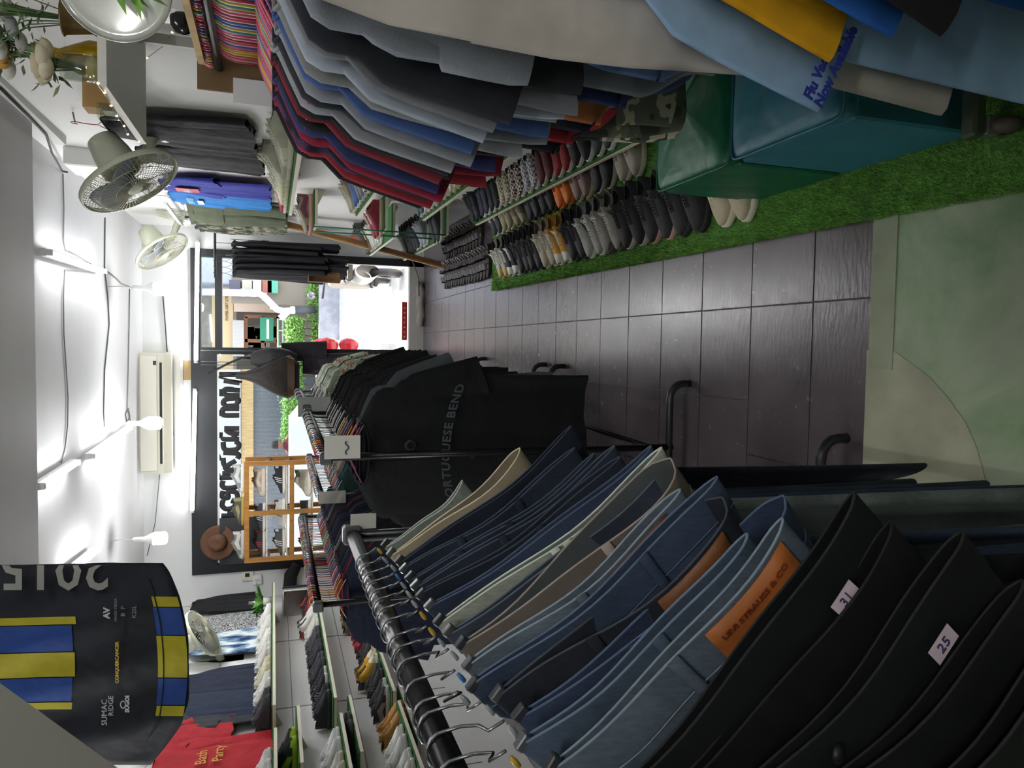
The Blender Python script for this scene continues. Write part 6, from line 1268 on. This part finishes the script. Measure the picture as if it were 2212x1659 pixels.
# a parked white car with its red tail lamp by the door, and a silver car behind the window
def car(label, x, y, rz, col):
    t = thing('car', label, 'car', (x, y, -.14), rz); CM = mat(col, .22, None, .1); pr = [(-2.1, .35), (-2.1, .82), (-1.95, 1.02), (-1.35, 1.08), (-.85, 1.50), (.55, 1.50), (1.15, 1.06), (1.95, .92), (2.1, .70), (2.1, .35)]
    g = MB(); n = len(pr); sec = [(-.86, .93), (-.80, 1.0), (.80, 1.0), (.86, .93)]; vs = []
    for wy, k in sec:
        for px, pz in pr: vs.append(V(px*k, wy*(1 if pz < 1.1 else .80), pz))
    g.add(vs, [(a*n+i, (a+1)*n+i, (a+1)*n+(i+1) % n, a*n+(i+1) % n) for a in range(3) for i in range(n)]+[tuple(range(n))[::-1], tuple(3*n+i for i in range(n))]); g.obj('body', CM, t, False)
    for s in (-1, 1):
        MB().add([V(-1.05, s*.80, 1.10), V(-.75, s*.70, 1.42), V(.48, s*.70, 1.42), V(.95, s*.80, 1.10)], [(0, 1, 2, 3)]).obj('side_window', mat('2b3238', .1), t, False)
        [MB().grid(lambda u, v, zc=zc, hh=hh: V(-2.0-.13*sin(pi*v)*abs(cos(2*pi*u))**.5*(1 if cos(2*pi*u) < 0 else -1)*-1, s*.80+.10*sin(pi*v)*sin(2*pi*u), zc-hh*cos(pi*v)), 20, 10, True).obj('tail_lamp', mat('a01a26', .12), t) for zc, hh in ((.98, .16), (.68, .15))]; MB().bbox(1.98, 2.1, s*.62-.16, s*.62+.16, .62, .78, .02).obj('headlamp', mat('dfe3e6', .1), t, False)
        for wx in (-1.3, 1.3): MB().lathe([(.10, -.09), (.30, -.09), (.325, -.05), (.325, .05), (.30, .09), (.10, .09)], 24, Matrix.Translation((wx, s*.78, .325)) @ Matrix.Rotation(pi/2, 4, 'X')).obj('wheel', mat('1c1d1f', .6), t)
    MB().add([V(-1.33, -.66, 1.10), V(-.88, -.58, 1.47), V(-.88, .58, 1.47), V(-1.33, .66, 1.10)], [(0, 1, 2, 3)]).obj('rear_window', mat('2b3238', .1), t, False); MB().add([V(1.12, -.66, 1.10), V(.58, -.58, 1.47), V(.58, .58, 1.47), V(1.12, .66, 1.10)], [(0, 1, 2, 3)]).obj('windscreen', mat('2b3238', .1), t, False)
q = onY(700, 745, 11.2); car('white car with a bright red tail lamp parked outside the window', q.x-2.02, 11.9, pi, 'e2e4e6')
car('silver car parked across the street behind the hedge', -4.4, 15.6, pi, 'b9bcc0')
# scooter with helmet by the door
t = thing('motor_scooter', 'grey motor scooter parked in the glare outside the open door', 'scooter', (1.02, 10.9, -.12)); SM = mat('b9b4ae', .35); DMk = mat('3a3a3c', .5)
for y in (-.55, .6): MB().lathe([(.08, -.05), (.2, -.05), (.23, 0), (.2, .05), (.08, .05)], 20, Matrix.Translation((0, y, .23)) @ Matrix.Rotation(pi/2, 4, 'Y')).obj('wheel', DMk, t)
MB().grid(lambda u, v: V(.14*cos(2*pi*u)*(.5+.5*sin(pi*(.1+.8*v))), -.75+1.0*v, .50+.16*sin(2*pi*u)), 18, 8, True).obj('rear_body', SM, t); MB().bbox(-.13, .13, -.6, .1, .68, .78, .03).obj('seat', mat('55504a', .6), t); MB().bbox(-.16, .16, .42, .5, .3, .95, .04).obj('front_shield', SM, t); MB().bbox(-.14, .14, .05, .5, .25, .32, .02).obj('footboard', DMk, t)
MB().tube([(-.32, .45, 1.02), (0, .5, .98), (.32, .45, 1.02)], .018, 8).obj('handlebar', DMk, t)
for s in (-1, 1): MB().lathe([(0, .004), (.06, .002), (.06, -.006), (0, -.008)], 14, Matrix.Translation((s*.28, .46, 1.18)) @ Matrix.Rotation(pi/2, 4, 'X')).obj('mirror', mat('8a8c90', .2, None, .6), t)
t = thing('helmet', 'pale helmet resting on the scooter seat', 'helmet', (1.02, 10.65, .66)); MB().lathe([(.12, 0), (.135, .06), (.13, .13), (.09, .2), (0, .225)], 20).obj('shell', mat('d0c8c0', .3), t); MB().bbox(-.11, .11, -.15, -.10, .02, .11, .02).obj('visor', mat('3a3a3c', .2), t)
# a person in the distance behind the hedge
p = bp(618, 960, 19.0); t = thing('person', 'distant person in dark red top standing behind the hedge', 'person', (p.x, 19.0, -.14))
vs = [((0, 0, .92), .15), ((0, 0, 1.15), .15), ((0, 0, 1.38), .17), ((0, 0, 1.50), .06), ((.0, 0, 1.56), .055), ((.10, 0, .88), .10), ((.11, 0, .48), .065), ((.11, 0, .07), .05), ((-.10, 0, .88), .10), ((-.11, 0, .48), .065), ((-.11, 0, .07), .05), ((.21, 0, 1.40), .06), ((.26, .02, 1.12), .045), ((.24, -.06, .88), .035), ((-.21, 0, 1.40), .06), ((-.26, .02, 1.12), .045), ((-.24, -.06, .88), .035), ((0, -.01, 1.64), .095), ((0, -.01, 1.72), .09)]
ed = [(0, 1), (1, 2), (2, 3), (3, 4), (0, 5), (5, 6), (6, 7), (0, 8), (8, 9), (9, 10), (2, 11), (11, 12), (12, 13), (2, 14), (14, 15), (15, 16), (4, 17), (17, 18)]
me = bpy.data.meshes.new('person_body'); me.from_pydata([v for v, r in vs], ed, []); o = inst('body', me, mat('8a5a48', .8), t); sk = o.modifiers.new('skin', 'SKIN'); 
for i, (v, r) in enumerate(vs): me.skin_vertices[0].data[i].radius = (r, r*.75)
me.skin_vertices[0].data[0].use_root = True; o.modifiers.new('sub', 'SUBSURF').levels = 1
MB().lathe([(.19, .86), (.20, 1.1), (.22, 1.38), (.10, 1.5)], 18, Matrix.Scale(.75, 4, (0, 1, 0))).obj('shirt', cm('5a2a2c'), t); MB().lathe([(.02, 1.80), (.09, 1.76), (.105, 1.68), (.10, 1.62)], 14, Matrix.Translation((0, .01, 0))).obj('hair', mat('1f1a18', .8), t)
